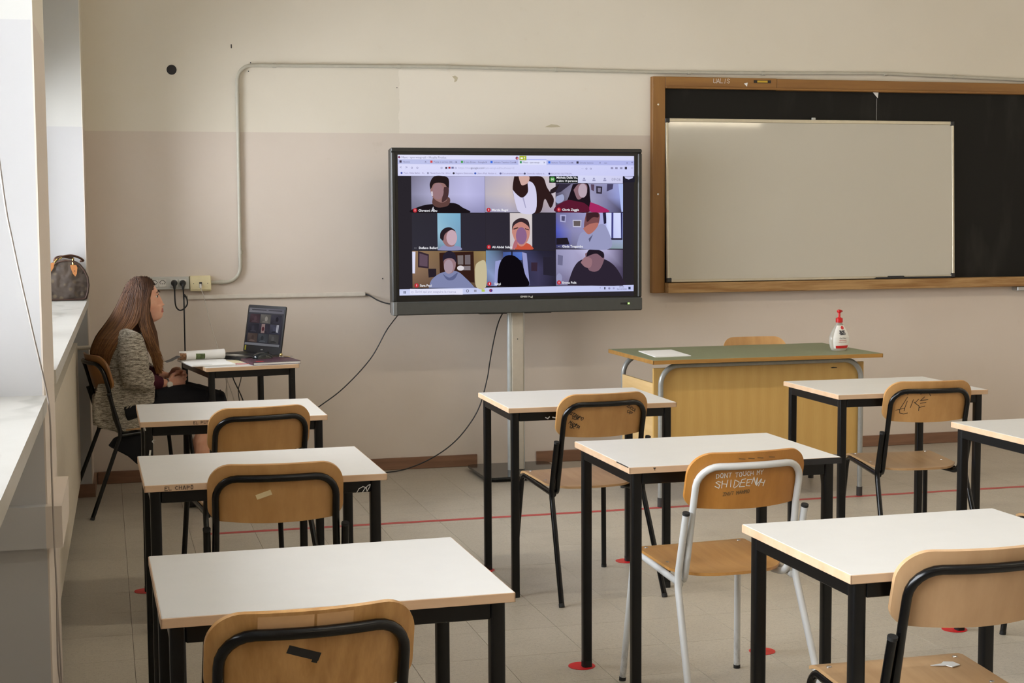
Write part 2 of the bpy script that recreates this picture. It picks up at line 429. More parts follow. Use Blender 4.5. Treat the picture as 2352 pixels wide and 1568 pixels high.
def text_mesh(txt, size, bold=0.0, ax=(1, 0, 0), ay=(0, 0, 1), org=(0, 0, 0), align='LEFT', mat=None, thick=0.0004, xs=1.0):
    cu = bpy.data.curves.new('t', 'FONT'); cu.body = txt; cu.size = size; cu.offset = bold; cu.align_x = align; cu.extrude = 0; cu.resolution_u = 2
    ob = bpy.data.objects.new('t', cu); COL.objects.link(ob)
    dg = bpy.context.evaluated_depsgraph_get(); me = bpy.data.meshes.new_from_object(ob.evaluated_get(dg))
    ax, ay, org = Vector(ax), Vector(ay), Vector(org)
    vs = [tuple(org + ax * (v.co.x * xs) + ay * v.co.y) for v in me.vertices]; fs = [tuple(p.vertices) for p in me.polygons]
    bpy.data.objects.remove(ob); bpy.data.curves.remove(cu); bpy.data.meshes.remove(me)
    return vs, fs
# single-stroke letters on a 4 x 6 grid for hand-written marks
STROKES = {'A': [[(0, 0), (2, 6), (4, 0)], [(1, 2), (3, 2)]], 'B': [[(0, 0), (0, 6), (3, 5), (0, 3), (4, 1.5), (0, 0)]], 'C': [[(4, 5), (2, 6), (0, 3), (2, 0), (4, 1)]],
 'D': [[(0, 0), (0, 6), (3, 5), (4, 3), (3, 1), (0, 0)]], 'E': [[(4, 6), (0, 6), (0, 0), (4, 0)], [(0, 3), (3, 3)]], 'F': [[(4, 6), (0, 6), (0, 0)], [(0, 3), (3, 3)]],
 'G': [[(4, 5), (1, 6), (0, 3), (1, 0), (4, 1), (4, 3), (2, 3)]], 'H': [[(0, 0), (0, 6)], [(4, 0), (4, 6)], [(0, 3), (4, 3)]], 'I': [[(2, 0), (2, 6)]], 'K': [[(0, 0), (0, 6)], [(4, 6), (0, 3), (4, 0)]],
 'L': [[(0, 6), (0, 0), (4, 0)]], 'M': [[(0, 0), (0, 6), (2, 3), (4, 6), (4, 0)]], 'N': [[(0, 0), (0, 6), (4, 0), (4, 6)]], 'O': [[(1, 6), (0, 3), (1, 0), (3, 0), (4, 3), (3, 6), (1, 6)]],
 'P': [[(0, 0), (0, 6), (4, 5), (3, 3), (0, 3)]], 'R': [[(0, 0), (0, 6), (4, 5), (3, 3), (0, 3), (4, 0)]], 'S': [[(4, 5), (1, 6), (0, 4), (4, 2), (3, 0), (0, 1)]], 'T': [[(0, 6), (4, 6)], [(2, 6), (2, 0)]],
 'U': [[(0, 6), (0, 1), (2, 0), (4, 1), (4, 6)]], 'V': [[(0, 6), (2, 0), (4, 6)]], 'Y': [[(0, 6), (2, 3), (4, 6)], [(2, 3), (2, 0)]], 'Z': [[(0, 6), (4, 6), (0, 0), (4, 0)]], '/': [[(0, 0), (3, 6)]], "'": [[(1, 6), (1, 4.5)]]}
def scrawl(mb, txt, u0, v0, h, P, w=0.0012, gap=1.9, jit=0.35, rot=0.0, sl=0.0, mat=None, seed=1):
    """handwriting as ribbons on a surface: P(u, v) -> point on that surface"""
    rnd = random.Random(seed); s = h / 6.0; cx = 0.0
    cr, sr = math.cos(rot), math.sin(rot)
    for ch in txt:
        if ch == ' ': cx += 4; continue
        dy = rnd.uniform(-jit, jit)
        for st in STROKES.get(ch, []):
            pts = []
            for (a, b) in st:
                a2 = (cx + a + sl * b + rnd.uniform(-jit, jit) * 0.6) * s; b2 = (b + dy + rnd.uniform(-jit, jit) * 0.6) * s
                pts.append((u0 + a2 * cr - b2 * sr, v0 + a2 * sr + b2 * cr))
            ribbon(mb, pts, P, w, mat)
        cx += 4 + gap
def ribbon(mb, pts, P, w, mat=None):
    for (a, b) in zip(pts[:-1], pts[1:]):
        dx, dy = b[0] - a[0], b[1] - a[1]; L = math.hypot(dx, dy) or 1e-6
        nx, ny = -dy / L * w / 2, dx / L * w / 2; ex, ey = dx / L * w / 2, dy / L * w / 2
        k = max(1, int(L / 0.012))
        for i in range(k):
            t0, t1 = i / k, (i + 1) / k
            A = (a[0] + dx * t0 - (ex if i == 0 else 0), a[1] + dy * t0 - (ey if i == 0 else 0)); B = (a[0] + dx * t1 + (ex if i == k - 1 else 0), a[1] + dy * t1 + (ey if i == k - 1 else 0))
            mb.add([P(A[0] - nx, A[1] - ny), P(B[0] - nx, B[1] - ny), P(B[0] + nx, B[1] + ny), P(A[0] + nx, A[1] + ny)], [(0, 1, 2, 3)], mat)

# ================================================================== THE SETTING
CEIL = 3.35; XR = 7.7; YB = -2.2; YF = 8.98
mb = MB(); mb.box(-0.9, XR + 0.1, YB - 0.1, YF + 0.12, -0.06, -0.003)
floor = struct('floor', mb, M['grout'])
# terrazzo tiles 30.5 x 33 cm; nearest visible 300 as pieces of their own, the rest as one field
TX, TY = 0.305, 0.33
fwv = _R @ Vector((0, 0, -1)); rtv = _R @ Vector((1, 0, 0)); upv = _R @ Vector((0, 1, 0))
def visible(x, y):
    d = Vector((x, y, -1.5274)); z = d.dot(fwv)
    if z < 0.3: return False
    return abs(d.dot(rtv) / z) < 0.40 and abs(d.dot(upv) / z) < 0.27
tb = MB(); g = 0.0007
tb.box(-TX / 2 + g, TX / 2 - g, -TY / 2 + g, TY / 2 - g, -0.004, 0.0, bev=0.0004)
tile_me = tb.mesh('tile', M['tile'])
cells = []
for i in range(-8, 23):
    for j in range(-21, 14):
        x = 1.29 + TX * (i + 0.5); y = 4.68 + TY * (j + 0.5)
        if x - TX / 2 > XR or x + TX / 2 < -0.75 or y + TY / 2 < YB or y - TY / 2 > YF: continue
        cells.append((0 if visible(x, y) else 1, math.hypot(x, y), x, y))
cells.sort()
rest = MB()
for k, (inv, _, x, y) in enumerate(cells):
    if k < 290 and not inv and x + TX / 2 < XR and y + TY / 2 < YF and x - TX / 2 > -0.6:
        o = link('tile', tile_me, floor); o.location = (x, y, random.uniform(-0.0004, 0.0))
    else:
        x0, x1 = max(x - TX / 2 + g, -0.75), min(x + TX / 2 - g, XR); y0, y1 = max(y - TY / 2 + g, YB), min(y + TY / 2 - g, YF)
        if x1 > x0 and y1 > y0: rest.box(x0, x1, y0, y1, -0.004, 0.0)
o = part('tile_field', rest, M['tile'], floor, kind='stuff')

mb = MB(); mb.box(-0.9, XR + 0.1, YB - 0.1, YF + 0.12, CEIL, CEIL + 0.1); struct('ceiling', mb, M['ceiling'])
mb = MB(); mb.box(-0.5, XR + 0.1, YF, YF + 0.12, 0, CEIL); wall_front = struct('wall_front', mb, M['wall'])
mb = MB(); mb.box(XR, XR + 0.12, YB, YF, 0, CEIL); struct('wall_right', mb, M['wall'])
mb = MB(); mb.box(-0.8, XR, YB - 0.12, YB, 0, CEIL); struct('wall_back', mb, M['wall'])
def lh(mb, y0, y1, d0, d1, z0, z1, mat=None):
    pts = []
    for z in (z0, z1): pts += [(wx(y0) + d0, y0, z), (wx(y0) + d1, y0, z), (wx(y1) + d1, y1, z), (wx(y1) + d0, y1, z)]
    mb.hexa(pts, mat)
mb = MB()
lh(mb, 8.58, YF, -0.42, 0, 0, CEIL)
lh(mb, 3.98, 4.53, -0.42, 0, 0, CEIL)
lh(mb, YB, -0.10, -0.42, 0, 0, CEIL)
for (a, b) in WINDOWS:
    lh(mb, a, b, -0.42, 0, 2.95, CEIL)
    lh(mb, a, b, -0.42, -0.26, 0, 1.04)
struct('wall_left', mb, M['wall'])
# pieces on the front wall
mb = MB(); mb.lathe([(0.028, 0.0), (0.028, 0.003), (0.024, 0.0035), (0.0235, 0.001)], n=24)
rim = MB(); rim.add([(v[0] + 0.409, YF - 0.001 - v[2], v[1] + 2.36) for v in mb.v], mb.f)
part('pipe_hole', rim, M['dark_hole'], wall_front, True, label='dark round capped pipe hole')
mb = MB()
for (x, z, w, h, a) in ((0.747, 2.50, 0.006, 0.022, 0.1), (0.855, 2.409, 0.006, 0.006, 0), (0.842, 2.36, 0.006, 0.006, 0), (1.61, 1.153, 0.006, 0.008, 0), (1.71, 2.28, 0.006, 0.005, 0)):
    mb.box(x - w / 2, x + w / 2, YF - 0.0015, YF, z - h / 2, z + h / 2)
part('nail', mb, M['dark_hole'], wall_front)
mb = MB(); mb.prism([(2.045, 2.352), (2.063, 2.358), (2.08, 2.345), (2.074, 2.325), (2.058, 2.318), (2.06, 2.336)], YF - 0.001, YF, 'y')
mb.prism([(2.62, 2.058), (2.66, 2.075), (2.70, 2.072), (2.72, 2.06), (2.66, 2.056)], YF - 0.001, YF, 'y')
part('filler_patch', mb, plain('dried_filler', rgb(196, 186, 160), 0.8), wall_front)

# baseboards
mb = MB(); mb.box(-0.06, 2.18, YF - 0.014, YF, 0, 0.072, bev=0.003); mb.box(2.555, XR, YF - 0.014, YF, 0, 0.072, bev=0.003)
struct('baseboard_front', mb, M['baseboard'])
mb = MB(); lh(mb, 8.568, YF - 0.015, 0.0, 0.014, 0, 0.072); lh(mb, 8.566, 8.58, -0.25, 0.014, 0, 0.072)
struct('baseboard_left', mb, M['baseboard'])
# marble sills (slab plus darker nosing)
for n, (a, b) in enumerate(WINDOWS):
    mb = MB(); lh(mb, a, b, -0.42, 0.006, 1.042 + 0.011 * n, 1.082 + 0.011 * n)
    struct('trim_%d' % (n + 1), mb, M['marble'])
# windows: frame, mullions, panes, roller shutter with its box
for n, ((a, b), (z0, z1)) in enumerate(zip(WINDOWS, WIN_OPEN)):
    mb = MB()
    lh(mb, a, b, -0.41, -0.36, 1.082, 1.12); lh(mb, a, b, -0.41, -0.36, 2.90, 2.95)
    lh(mb, a, a + 0.05, -0.41, -0.36, 1.10, 2.90); lh(mb, b - 0.05, b, -0.41, -0.36, 1.10, 2.90)
    w = struct('window_%d' % (n + 1), mb, M['white_paint'])
    k = 3
    for q in range(k):
        y0 = a + 0.05 + (b - a - 0.10) * q / k; y1 = a + 0.05 + (b - a - 0.10) * (q + 1) / k
        mb = MB(); lh(mb, y0, y0 + 0.045, -0.40, -0.365, 1.10, 2.90); lh(mb, y1 - 0.045, y1, -0.40, -0.365, 1.10, 2.90)
        lh(mb, y0 + 0.045, y1 - 0.045, -0.40, -0.365, 1.10, 1.145); lh(mb, y0 + 0.045, y1 - 0.045, -0.40, -0.365, 2.855, 2.90)
        sash = part('sash', mb, M['white_paint'], w)
        mb = MB(); lh(mb, y0 + 0.045, y1 - 0.045, -0.385, -0.381, 1.145, 2.855)
        part('pane', mb, M['glass'], sash)
    if n == 1:
        mb = MB()
        for r in range(14):
            z = z1 + 0.052 * r
            lh(mb, a + 0.005, b - 0.005, -0.445, -0.428, z, z + 0.050)
        part('roller_shutter', mb, plain('shutter_slats', rgb(170, 164, 150), 0.6), w)
# boxed casing that wraps the pilaster
mb = MB(); lh(mb, 3.945, 4.40, -0.26, 0.036, 0.700, 0.806); struct('trim_3', mb, M['wall'])

# ================================================================== CEILING LAMPS
first = None
for k, (x, y) in enumerate(LAMPS):
    if first is None:
        t = thing('ceiling_lamp', 'white ceiling lamp with one fluorescent tube', 'lamp', (x, y, CEIL - 0.22), 0, 'fluorescent ceiling lamps')
        mb = MB(); mb.box(-0.64, 0.64, -0.06, 0.06, 0.03, 0.09, bev=0.01); mb.box(-0.45, -0.44, -0.005, 0.005, 0.09, 0.215); mb.box(0.44, 0.45, -0.005, 0.005, 0.09, 0.215)
        part('housing', mb, M['white_paint'], t)
        mb = MB(); mb.tube([(-0.6, 0, 0.012), (0.6, 0, 0.012)], 0.014, 12); part('tube', mb, M['lamp'], t, True)
        first = t
    else:
        t = copy_tree(first); t.location = (x, y, CEIL - 0.22)
    l = bpy.data.lights.new('lamp_light', 'AREA'); l.shape = 'RECTANGLE'; l.size = 1.2; l.size_y = 0.10
    l.color = (1.0, 0.90, 0.72); l.energy = 2 if y < 2.5 else 9
    lo = bpy.data.objects.new('lamp_light', l); COL.objects.link(lo); lo.location = (x, y, CEIL - 0.235)

# ================================================================== RADIATOR, PIPE, CORDS
t = thing('radiator', 'beige panel radiator in the niche under the far window sill', 'radiator', (0, 0, 0))
mb = MB(); lh(mb, 4.75, 8.42, -0.13, -0.055, 0.13, 0.86); part('panel', mb, M['radiator'], t)
mb = MB()
for k in range(20):
    y = 4.85 + k * 0.18; lh(mb, y, y + 0.012, -0.16, -0.13, 0.16, 0.82)
part('fin', mb, M['radiator'], t, kind='stuff')
mb = MB(); mb.tube([(wx(8.4) - 0.09, 8.42, 0.82), (wx(8.5) - 0.09, 8.52, 0.822), (wx(8.5) - 0.06, 8.575, 0.822)], 0.012, 10); mb.tube([(wx(8.4) - 0.15, 8.52, 0.822), (wx(8.4) + 0.01, 8.545, 0.824)], 0.012, 10)
part('pipe', mb, M['radiator'], t, True)
t = thing('shutter_cord', 'long grey beige cord hanging over the near window sill beside the pilaster', 'cord', (-0.137, 3.8, 1.1))
o = Vector((-0.137, 3.8, 1.1))
mb = MB(); mb.tube([Vector(p) - o for p in spline([(-0.215, 2.75, 2.2), (-0.191, 3.2, 1.626), (-0.182, 3.4, 1.472), (-0.157, 3.6, 1.272), (-0.140, 3.83, 1.115), (-0.133, 3.84, 1.04), (-0.133, 3.84, 0.90), (-0.132, 3.84, 0.74), (-0.129, 3.83, 0.60), (-0.125, 3.8, 0.46), (-0.123, 3.8, 0.36)], 6)], 0.0022, 8)
part('strand', mb, M['cord'], t, True)
mb = MB(); mb.tube([Vector(p) - o for p in spline([(-0.129, 3.83, 0.60), (-0.130, 3.79, 0.45), (-0.121, 3.8, 0.355)], 6)], 0.0024, 8)
mb.ball(Vector((-0.121, 3.8, 0.35)) - o, 0.007, 6, sc=(1, 1, 1.4))
part('strand', mb, M['cord'], t, True)

# ================================================================== FRONT WALL FIXTURES
YW = YF
t = thing('conduit', 'grey electrical conduit running up the wall and along above the boards', 'pipe', (0.77, YW - 0.0145, 2.0))
o = Vector((0.77, YW - 0.0145, 2.0)); yc = YW - 0.0145
path = [(0.60, yc, 1.147), (0.772, yc, 1.149), (0.776, yc, 2.392), (1.94, yc, 2.406), (3.30, yc, 2.400), (4.09, yc, 2.407), (4.86, yc, 2.420), (5.93, yc, 2.396), (7.6, yc, 2.38)]
mb = MB(); mb.tube([Vector(p) - o for p in bend(path, [0, 0.10, 0.09, 0.5, 0.5, 0.5, 0.5, 0.5, 0], 7)], 0.0105, 12); part('pipe', mb, M['conduit'], t, True)
for (x, z, d) in ((0.66, 1.148, 'h'), (0.775, 1.32, 'v'), (0.775, 2.22, 'v'), (0.99, 2.394, 'h'), (1.72, 2.403, 'h'), (2.02, 2.406, 'h'), (2.69, 2.403, 'h'), (3.55, 2.402, 'h'), (4.05, 2.406, 'h'), (4.9, 2.418, 'h'), (5.4, 2.409, 'h')):
    mb = MB(); a, b = (0.011, 0.016) if d == 'h' else (0.016, 0.011)
    if d == 'h': mb.tube([(x - 0.77 - 0.010, 0, z - 2.0), (x - 0.77 + 0.010, 0, z - 2.0)], 0.0135, 12)
    else: mb.tube([(x - 0.77, 0, z - 2.0 - 0.010), (x - 0.77, 0, z - 2.0 + 0.010)], 0.0135, 12)
    part('clip', mb, M['conduit'], t, True)
t = thing('cable_trunking', 'long white cable channel on the wall above the laptop', 'trunking', (0.98, YW, 1.063))
mb = MB(); mb.box(-0.512, 0.522, -0.017, 0, -0.012, 0.010, bev=0.001); part('channel', mb, M['trunking'], t)
mb = MB(); mb.box(-0.512, 0.522, -0.0195, -0.016, -0.008, 0.013, bev=0.001); part('cover', mb, M['trunking'], t)

t = thing('socket_strip', 'grey wall box with a row of white sockets behind the woman', 'socket', (0.362, YW, 1.148))
mb = MB(); mb.box(-0.116, 0.116, -0.045, 0, -0.036, 0.036, bev=0.003); part('back_box', mb, M['grey_plastic'], t)
for k, x in enumerate((-0.078, -0.034, 0.03, 0.079)):
    mb = MB(); mb.box(x - 0.021, x + 0.021, -0.050, -0.044, -0.021, 0.021, bev=0.002)
    s = part('socket', mb, M['white_plastic'], t)
    mb = MB()
    for dx in (-0.008, 0, 0.008): mb.lathe([(0.0022, 0), (0.0022, 0.0008)], n=8)
    hb = MB()
    for dx in (-0.010, 0, 0.010):
        hb.prism([(x + dx + 0.0028 * math.cos(2 * PI * i / 8), -0.002 + 0.0028 * math.sin(2 * PI * i / 8)) for i in range(8)], -0.0508, -0.0500, 'y')
    hb.prism([(x + 0.017 * math.cos(PI * i / 12), 0.001 + 0.017 * math.sin(PI * i / 12)) for i in range(13)] + [(x + 0.014 * math.cos(PI * i / 12), 0.001 + 0.014 * math.sin(PI * i / 12)) for i in range(12, -1, -1)], -0.0506, -0.0500, 'y')
    part('hole', hb, M['dark_hole'], s)
def plug(x, z, label, loop):
    t = thing('plug', label, 'plug', (x, YW - 0.052, z))
    mb = MB(); mb.tube([(0, 0, 0), (0, -0.012, 0), (0, -0.022, -0.004), (0, -0.030, -0.016), (0, -0.030, -0.034)], [0.0185, 0.0185, 0.015, 0.009, 0.006], 16, ell=[(1, 1)] * 5)
    part('plug_body', mb, M['black_plastic'], t, True)
    mb = MB(); mb.tube([Vector(p) - Vector((x, YW - 0.052, z)) for p in spline(loop, 8)], 0.0042, 8); part('cord', mb, M['cable_black'], t, True)
plug(0.393, 1.149, 'left black plug whose cord loops into the cable channel', [(0.393, YW - 0.082, 1.12), (0.396, YW - 0.075, 1.03), (0.412, YW - 0.06, 0.997), (0.436, YW - 0.05, 0.995), (0.462, YW - 0.04, 1.02), (0.464, YW - 0.03, 1.05), (0.452, YW - 0.02, 1.078), (0.446, YW - 0.012, 1.075), (0.458, YW - 0.006, 1.066)])
plug(0.441, 1.147, 'right black plug with a cord hanging straight down behind the small desk', [(0.441, YW - 0.082, 1.12), (0.444, YW - 0.08, 1.02), (0.444, YW - 0.08, 0.75), (0.448, YW - 0.07, 0.5), (0.50, YW - 0.10, 0.30), (0.62, YW - 0.25, 0.012), (0.72, YW - 0.30, 0.006)])
t = thing('data_socket', 'cream wall box with a network jack at the end of the conduit', 'socket', (0.5415, YW, 1.144))
mb = MB(); mb.box(-0.060, 0.060, -0.045, 0, -0.044, 0.044, bev=0.004); part('box', mb, M['cream_plastic'], t)
mb = MB(); mb.box(-0.058, 0.058, -0.049, -0.044, -0.036, 0.042, bev=0.002); part('cover', mb, M['cream_plastic'], t)
mb = MB(); mb.box(-0.008, 0.008, -0.0495, -0.0485, -0.012, 0.008); mb.box(-0.042, -0.038, -0.0497, -0.0485, -0.002, 0.002); mb.box(0.038, 0.042, -0.0497, -0.0485, -0.002, 0.002); part('jack', mb, M['dark_hole'], t)
mb = MB(); mb.box(-0.019, 0.019, -0.0497, -0.0485, 0.018, 0.026, bev=0.001); part('lettering_plate', mb, M['cream_plastic'], t)
t = thing('network_cable', 'thin white network cable dropping from the cream wall box to the laptop desk', 'cable', (0.54, YW - 0.05, 1.14))
o = Vector((0.54, YW - 0.05, 1.14))
mb = MB(); mb.box(-0.006, 0.006, -0.015, 0.004, -0.022, 0.002, bev=0.001); part('connector', mb, M['white_plastic'], t)
mb = MB(); mb.tube([Vector(p) - o for p in spline([(0.54, YW - 0.058, 1.12), (0.55, YW - 0.08, 1.09), (0.566, YW - 0.10, 1.022), (0.589, YW - 0.14, 0.908), (0.616, YW - 0.2, 0.80), (0.64, YW - 0.27, 0.70), (0.66, YW - 0.30, 0.55), (0.65, YW - 0.3, 0.3), (0.72, YW - 0.28, 0.008), (0.9, YW - 0.25, 0.004)], 8)], 0.0022, 8); part('cord', mb, M['cable_white'], t, True)

# ================================================================== BLACKBOARD AND WHITEBOARD
t = thing('blackboard', 'long black slate board in a brown wooden frame on the front wall', 'blackboard', (4.95, YW, 1.70))
o = Vector((4.95, YW, 1.70)); bx0, bx1, bz0, bz1 = 3.30, 6.75, 1.037, 2.372
def B(mb, x0, x1, y0, y1, z0, z1, **k): mb.box(x0 - o.x, x1 - o.x, y0 - YW, y1 - YW, z0 - o.z, z1 - o.z, **k)
mb = MB(); B(mb, bx0, bx0 + 0.083, YW - 0.045, YW, bz0, bz1, bev=0.003); part('frame_upright', mb, M['bb_wood_v'], t)
mb = MB(); B(mb, bx1 - 0.083, bx1, YW - 0.045, YW, bz0, bz1, bev=0.003); part('frame_upright', mb, M['bb_wood_v'], t)
mb = MB(); B(mb, bx0 + 0.083, 4.13, YW - 0.045, YW, 2.300, bz1, bev=0.003); part('frame_rail', mb, M['bb_wood'], t)
mb = MB(); B(mb, 4.131, bx1 - 0.083, YW - 0.043, YW, 2.298, bz1 - 0.002, bev=0.003); part('frame_rail', mb, M['bb_wood'], t)
mb = MB(); B(mb, bx0 + 0.083, bx1 - 0.083, YW - 0.060, YW - 0.045, 2.300, 2.312, bev=0.002); part('lip', mb, M['bb_wood'], t)
mb = MB(); B(mb, bx0 + 0.083, bx1 - 0.083, YW - 0.105, YW, bz0, 1.100, bev=0.003); part('chalk_ledge', mb, M['bb_wood_worn'], t, label='worn pale wooden ledge')
mb = MB(); B(mb, bx0 + 0.083, 4.838, YW - 0.020, YW, 1.100, 2.300); part('slate_panel', mb, M['slate'], t)
mb = MB(); B(mb, 4.8405, bx1 - 0.083, YW - 0.020, YW, 1.100, 2.300); part('slate_panel', mb, M['slate'], t)
mb = MB(); mb.prism([(4.81 - o.x, 2.299 - o.z), (4.85 - o.x, 2.299 - o.z), (4.846 - o.x, 2.262 - o.z)], -0.0215, -0.020, 'y'); B(mb, 4.8385, 4.8395, YW - 0.0205, YW - 0.0195, 2.12, 2.26)
part('chalk_mark', mb, M['paper'], t)
mb = MB(); B(mb, 3.972, 4.088, YW - 0.0465, YW - 0.045, 2.342, 2.360); st = part('sticker', mb, M['ink'], t, label='small black and yellow maker plate')
mb = MB(); B(mb, 3.995, 4.065, YW - 0.0472, YW - 0.0465, 2.345, 2.357); part('sticker_print', mb, plain('yellow_print', rgb(196, 160, 40), 0.5), st)
mb = MB(); mb.prism([(3.905 - o.x, 2.338 - o.z), (3.93 - o.x, 2.343 - o.z), (3.926 - o.x, 2.318 - o.z)], -0.0465, -0.045, 'y')
scrawl(mb, 'UALIS', 3.70 - o.x, 2.338 - o.z, 0.026, lambda u, v: (u, -0.0460, v), 0.0022, 1.2, 0.3, 0, 0.1, seed=4)
part('chalk_scribble', mb, M['paper'], t, label='white scribbled letters and paper scrap')
for z in (2.20, 1.65):
    mb = MB(); mb.prism([(3.335 - o.x + 0.006 * math.cos(PI * i / 6), z - o.z + 0.006 * math.sin(PI * i / 6)) for i in range(12)], -0.048, -0.045, 'y'); part('screw', mb, M['screw'], t)
mb = MB(); B(mb, 5.868, 6.02, YW - 0.07, YW - 0.001, 1.006, 1.034, bev=0.003); part('bracket', mb, M['alu'], t)

wb0, wb1, wz0, wz1 = 3.385, 5.385, 1.104, 2.118
t = thing('whiteboard', 'blank whiteboard resting on the blackboard ledge', 'whiteboard', ((wb0 + wb1) / 2, YW - 0.078, wz0))
t.rotation_euler = (math.radians(-2.4), 0, 0)
W2, HH = (wb1 - wb0) / 2, wz1 - wz0
mb = MB(); mb.box(-W2 + 0.012, W2 - 0.012, -0.006, 0.010, 0.012, HH - 0.012); part('panel', mb, M['whiteboard'], t)
for (a, b, c, d) in ((-W2 + .02, W2 - .02, 0, 0.016), (-W2 + .02, W2 - .02, HH - 0.022, HH), (-W2, -W2 + 0.016, .02, HH - .02), (W2 - 0.016, W2, .02, HH - .02)):
    mb = MB(); mb.box(a, b, -0.011, 0.012, c, d, bev=0.002); part('frame_rail', mb, M['wb_frame'], t)
for sx in (-1, 1):
    for z in (0.0, HH - 0.026):
        mb = MB(); x = sx * (W2 - 0.012); mb.box(x - 0.015, x + 0.015, -0.014, 0.013, z - 0.002, z + 0.028, bev=0.004); part('corner_cap', mb, M['black_plastic'], t)
mb = MB(); mb.box(-0.012, 0.012, -0.014, 0.0, HH - 0.002, HH + 0.014, bev=0.002); part('hanger', mb, M['grey_plastic'], t)
t = thing('pen_tray', 'thin black pen tray at the right foot of the whiteboard', 'tray', (5.06, YW - 0.085, 1.104))
mb = MB(); mb.box(-0.255, 0.29, -0.018, 0.004, 0.0, 0.004); mb.box(-0.255, 0.29, -0.020, -0.017, 0, 0.010); part('tray', mb, M['black_plastic'], t)
t = thing('board_eraser', 'small black eraser sitting on the pen tray', 'eraser', (4.955, YW - 0.0935, 1.109))
mb = MB(); mb.prism([(-0.063, 0), (0.063, 0), (0.053, 0.012), (-0.053, 0.012)], -0.007, 0.007, 'y'); part('grip', mb, M['black_plastic'], t)
mb = MB(); mb.box(-0.07, 0.07, -0.008, 0.008, 0.0, 0.003); part('felt', mb, M['rubber'], t)

# ================================================================== THE SCREEN (flat pictures as emissive coloured polygons)
class Art:
    """flat coloured shapes stacked in thin layers; P maps (a, b, layer) to a point"""
    def __init__(s, P): s.P = P; s.v = []; s.f = []; s.c = []; s.k = 0; s.base = 0
    def poly(s, pts, col, same=False):
        if not same: s.k += 1
        cols = col if isinstance(col, list) else [col] * len(pts); n = len(s.v)
        s.v += [s.P(a, b, s.k) for a, b in pts]; s.f.append(tuple(range(n, n + len(pts)))); s.c += cols
    def rect(s, x0, y0, x1, y1, col, same=False): s.poly([(x0, y0), (x1, y0), (x1, y1), (x0, y1)], col, same)
    def ell(s, cx, cy, rx, ry, col, rim=None, rot=0.0, a0=0, a1=360, n=28):
        s.k += 1; n0 = len(s.v); s.v.append(s.P(cx, cy, s.k)); s.c.append(col); m = n
        cr, sr = math.cos(math.radians(rot)), math.sin(math.radians(rot))
        for i in range(m + 1):
            a = math.radians(a0 + (a1 - a0) * i / m); x, y = rx * math.cos(a), ry * math.sin(a)
            s.v.append(s.P(cx + x * cr - y * sr, cy + x * sr + y * cr, s.k)); s.c.append(rim or col)
        for i in range(m): s.f.append((n0, n0 + 1 + i, n0 + 2 + i))
    def grid(s, x0, y0, x1, y1, rows):
        """rows: list of lists of colours, smoothly interpolated"""
        s.k += 1; R, Cn = len(rows), len(rows[0]); n0 = len(s.v)
        for i in range(R):
            for j in range(Cn):
                s.v.append(s.P(x0 + (x1 - x0) * j / (Cn - 1), y0 + (y1 - y0) * i / (R - 1), s.k)); s.c.append(rows[i][j])
        for i in range(R - 1):
            for j in range(Cn - 1): a = n0 + i * Cn + j; s.f.append((a, a + 1, a + Cn + 1, a + Cn))
    def smooth(s, pts, col, n=5):
        q = spline([(a, b, 0) for a, b in pts + [pts[0]]], n)[:-1]; s.poly([(p.x, p.y) for p in q], col)
    def text(s, txt, x, y, size, col, bold=0.0, align='LEFT', xs=1.0):
        s.k += 1; vs, fs = text_mesh(txt, size, bold, (1, 0, 0), (0, -1, 0), (x, y, 0), align, xs=xs); n = len(s.v)
        s.v += [s.P(v[0], v[1], s.k) for v in vs]; s.f += [tuple(i + n for i in f) for f in fs]; s.c += [col] * len(vs)
    def build(s, name, parent, gain=1.0, label=None, mat=None):
        me = bpy.data.meshes.new(name); me.from_pydata([tuple(v) for v in s.v], [], s.f); me.materials.append(mat or M['screen'])
        at = me.attributes.new('col', 'FLOAT_COLOR', 'POINT'); g = gain
        arr = []
        for c in s.c: q = rgb(*c); arr += [q[0] * g, q[1] * g, q[2] * g, 1.0]
        at.data.foreach_set('color', arr); me.update()
        o = link(name, me, parent)
        if label: o['label'] = label
        return o
TVX, TVY, TVZ = 2.324, 8.50, 0.965
t = thing('interactive_display', 'large black flat screen on a floor column showing a video call grid', 'television', (TVX, TVY, TVZ))
hw = 0.7455
mb = MB(); mb.box(-hw, hw, 0.004, 0.085, 0.0, 0.940, bev=0.010); part('casing', mb, M['tv_frame'], t)
for (a, b, c, d) in ((-hw, hw, 0.918, 0.942), (-hw, -hw + 0.024, 0.075, 0.918), (hw - 0.024, hw, 0.075, 0.918)):
    mb = MB(); mb.box(a, b, -0.012, 0.010, c, d, bev=0.005); part('frame_edge', mb, M['tv_frame'], t)
mb = MB(); mb.box(-hw + 0.022, hw - 0.022, -0.004, 0.008, 0.073, 0.920); part('bezel', mb, M['tv_bezel'], t)
mb = MB(); mb.box(-hw, hw, -0.022, 0.06, -0.002, 0.074, bev=0.006); bar = part('sound_bar', mb, M['tv_bar'], t)
mb = MB(); mb.box(-hw - 0.001, -hw + 0.026, -0.023, 0.05, -0.003, 0.075, bev=0.004); part('end_cap', mb, plain('bar_end_cap', rgb(120, 122, 122), 0.35, 0.4), t)
mb = MB(); mb.box(0.608, 0.632, -0.0235, -0.021, 0.034, 0.045); mb.box(0.632, 0.652, -0.0235, -0.021, 0.033, 0.046); part('port_panel', mb, M['black_plastic'], bar)
A = Art(lambda a, b, k: (a, -0.0236 - 0.0002 * k, b)); A.rect(0.652, 0.034, 0.666, 0.046, (150, 190, 90)); A.ell(0.660, 0.040, 0.004, 0.004, (230, 255, 200)); A.build('status_light', bar)
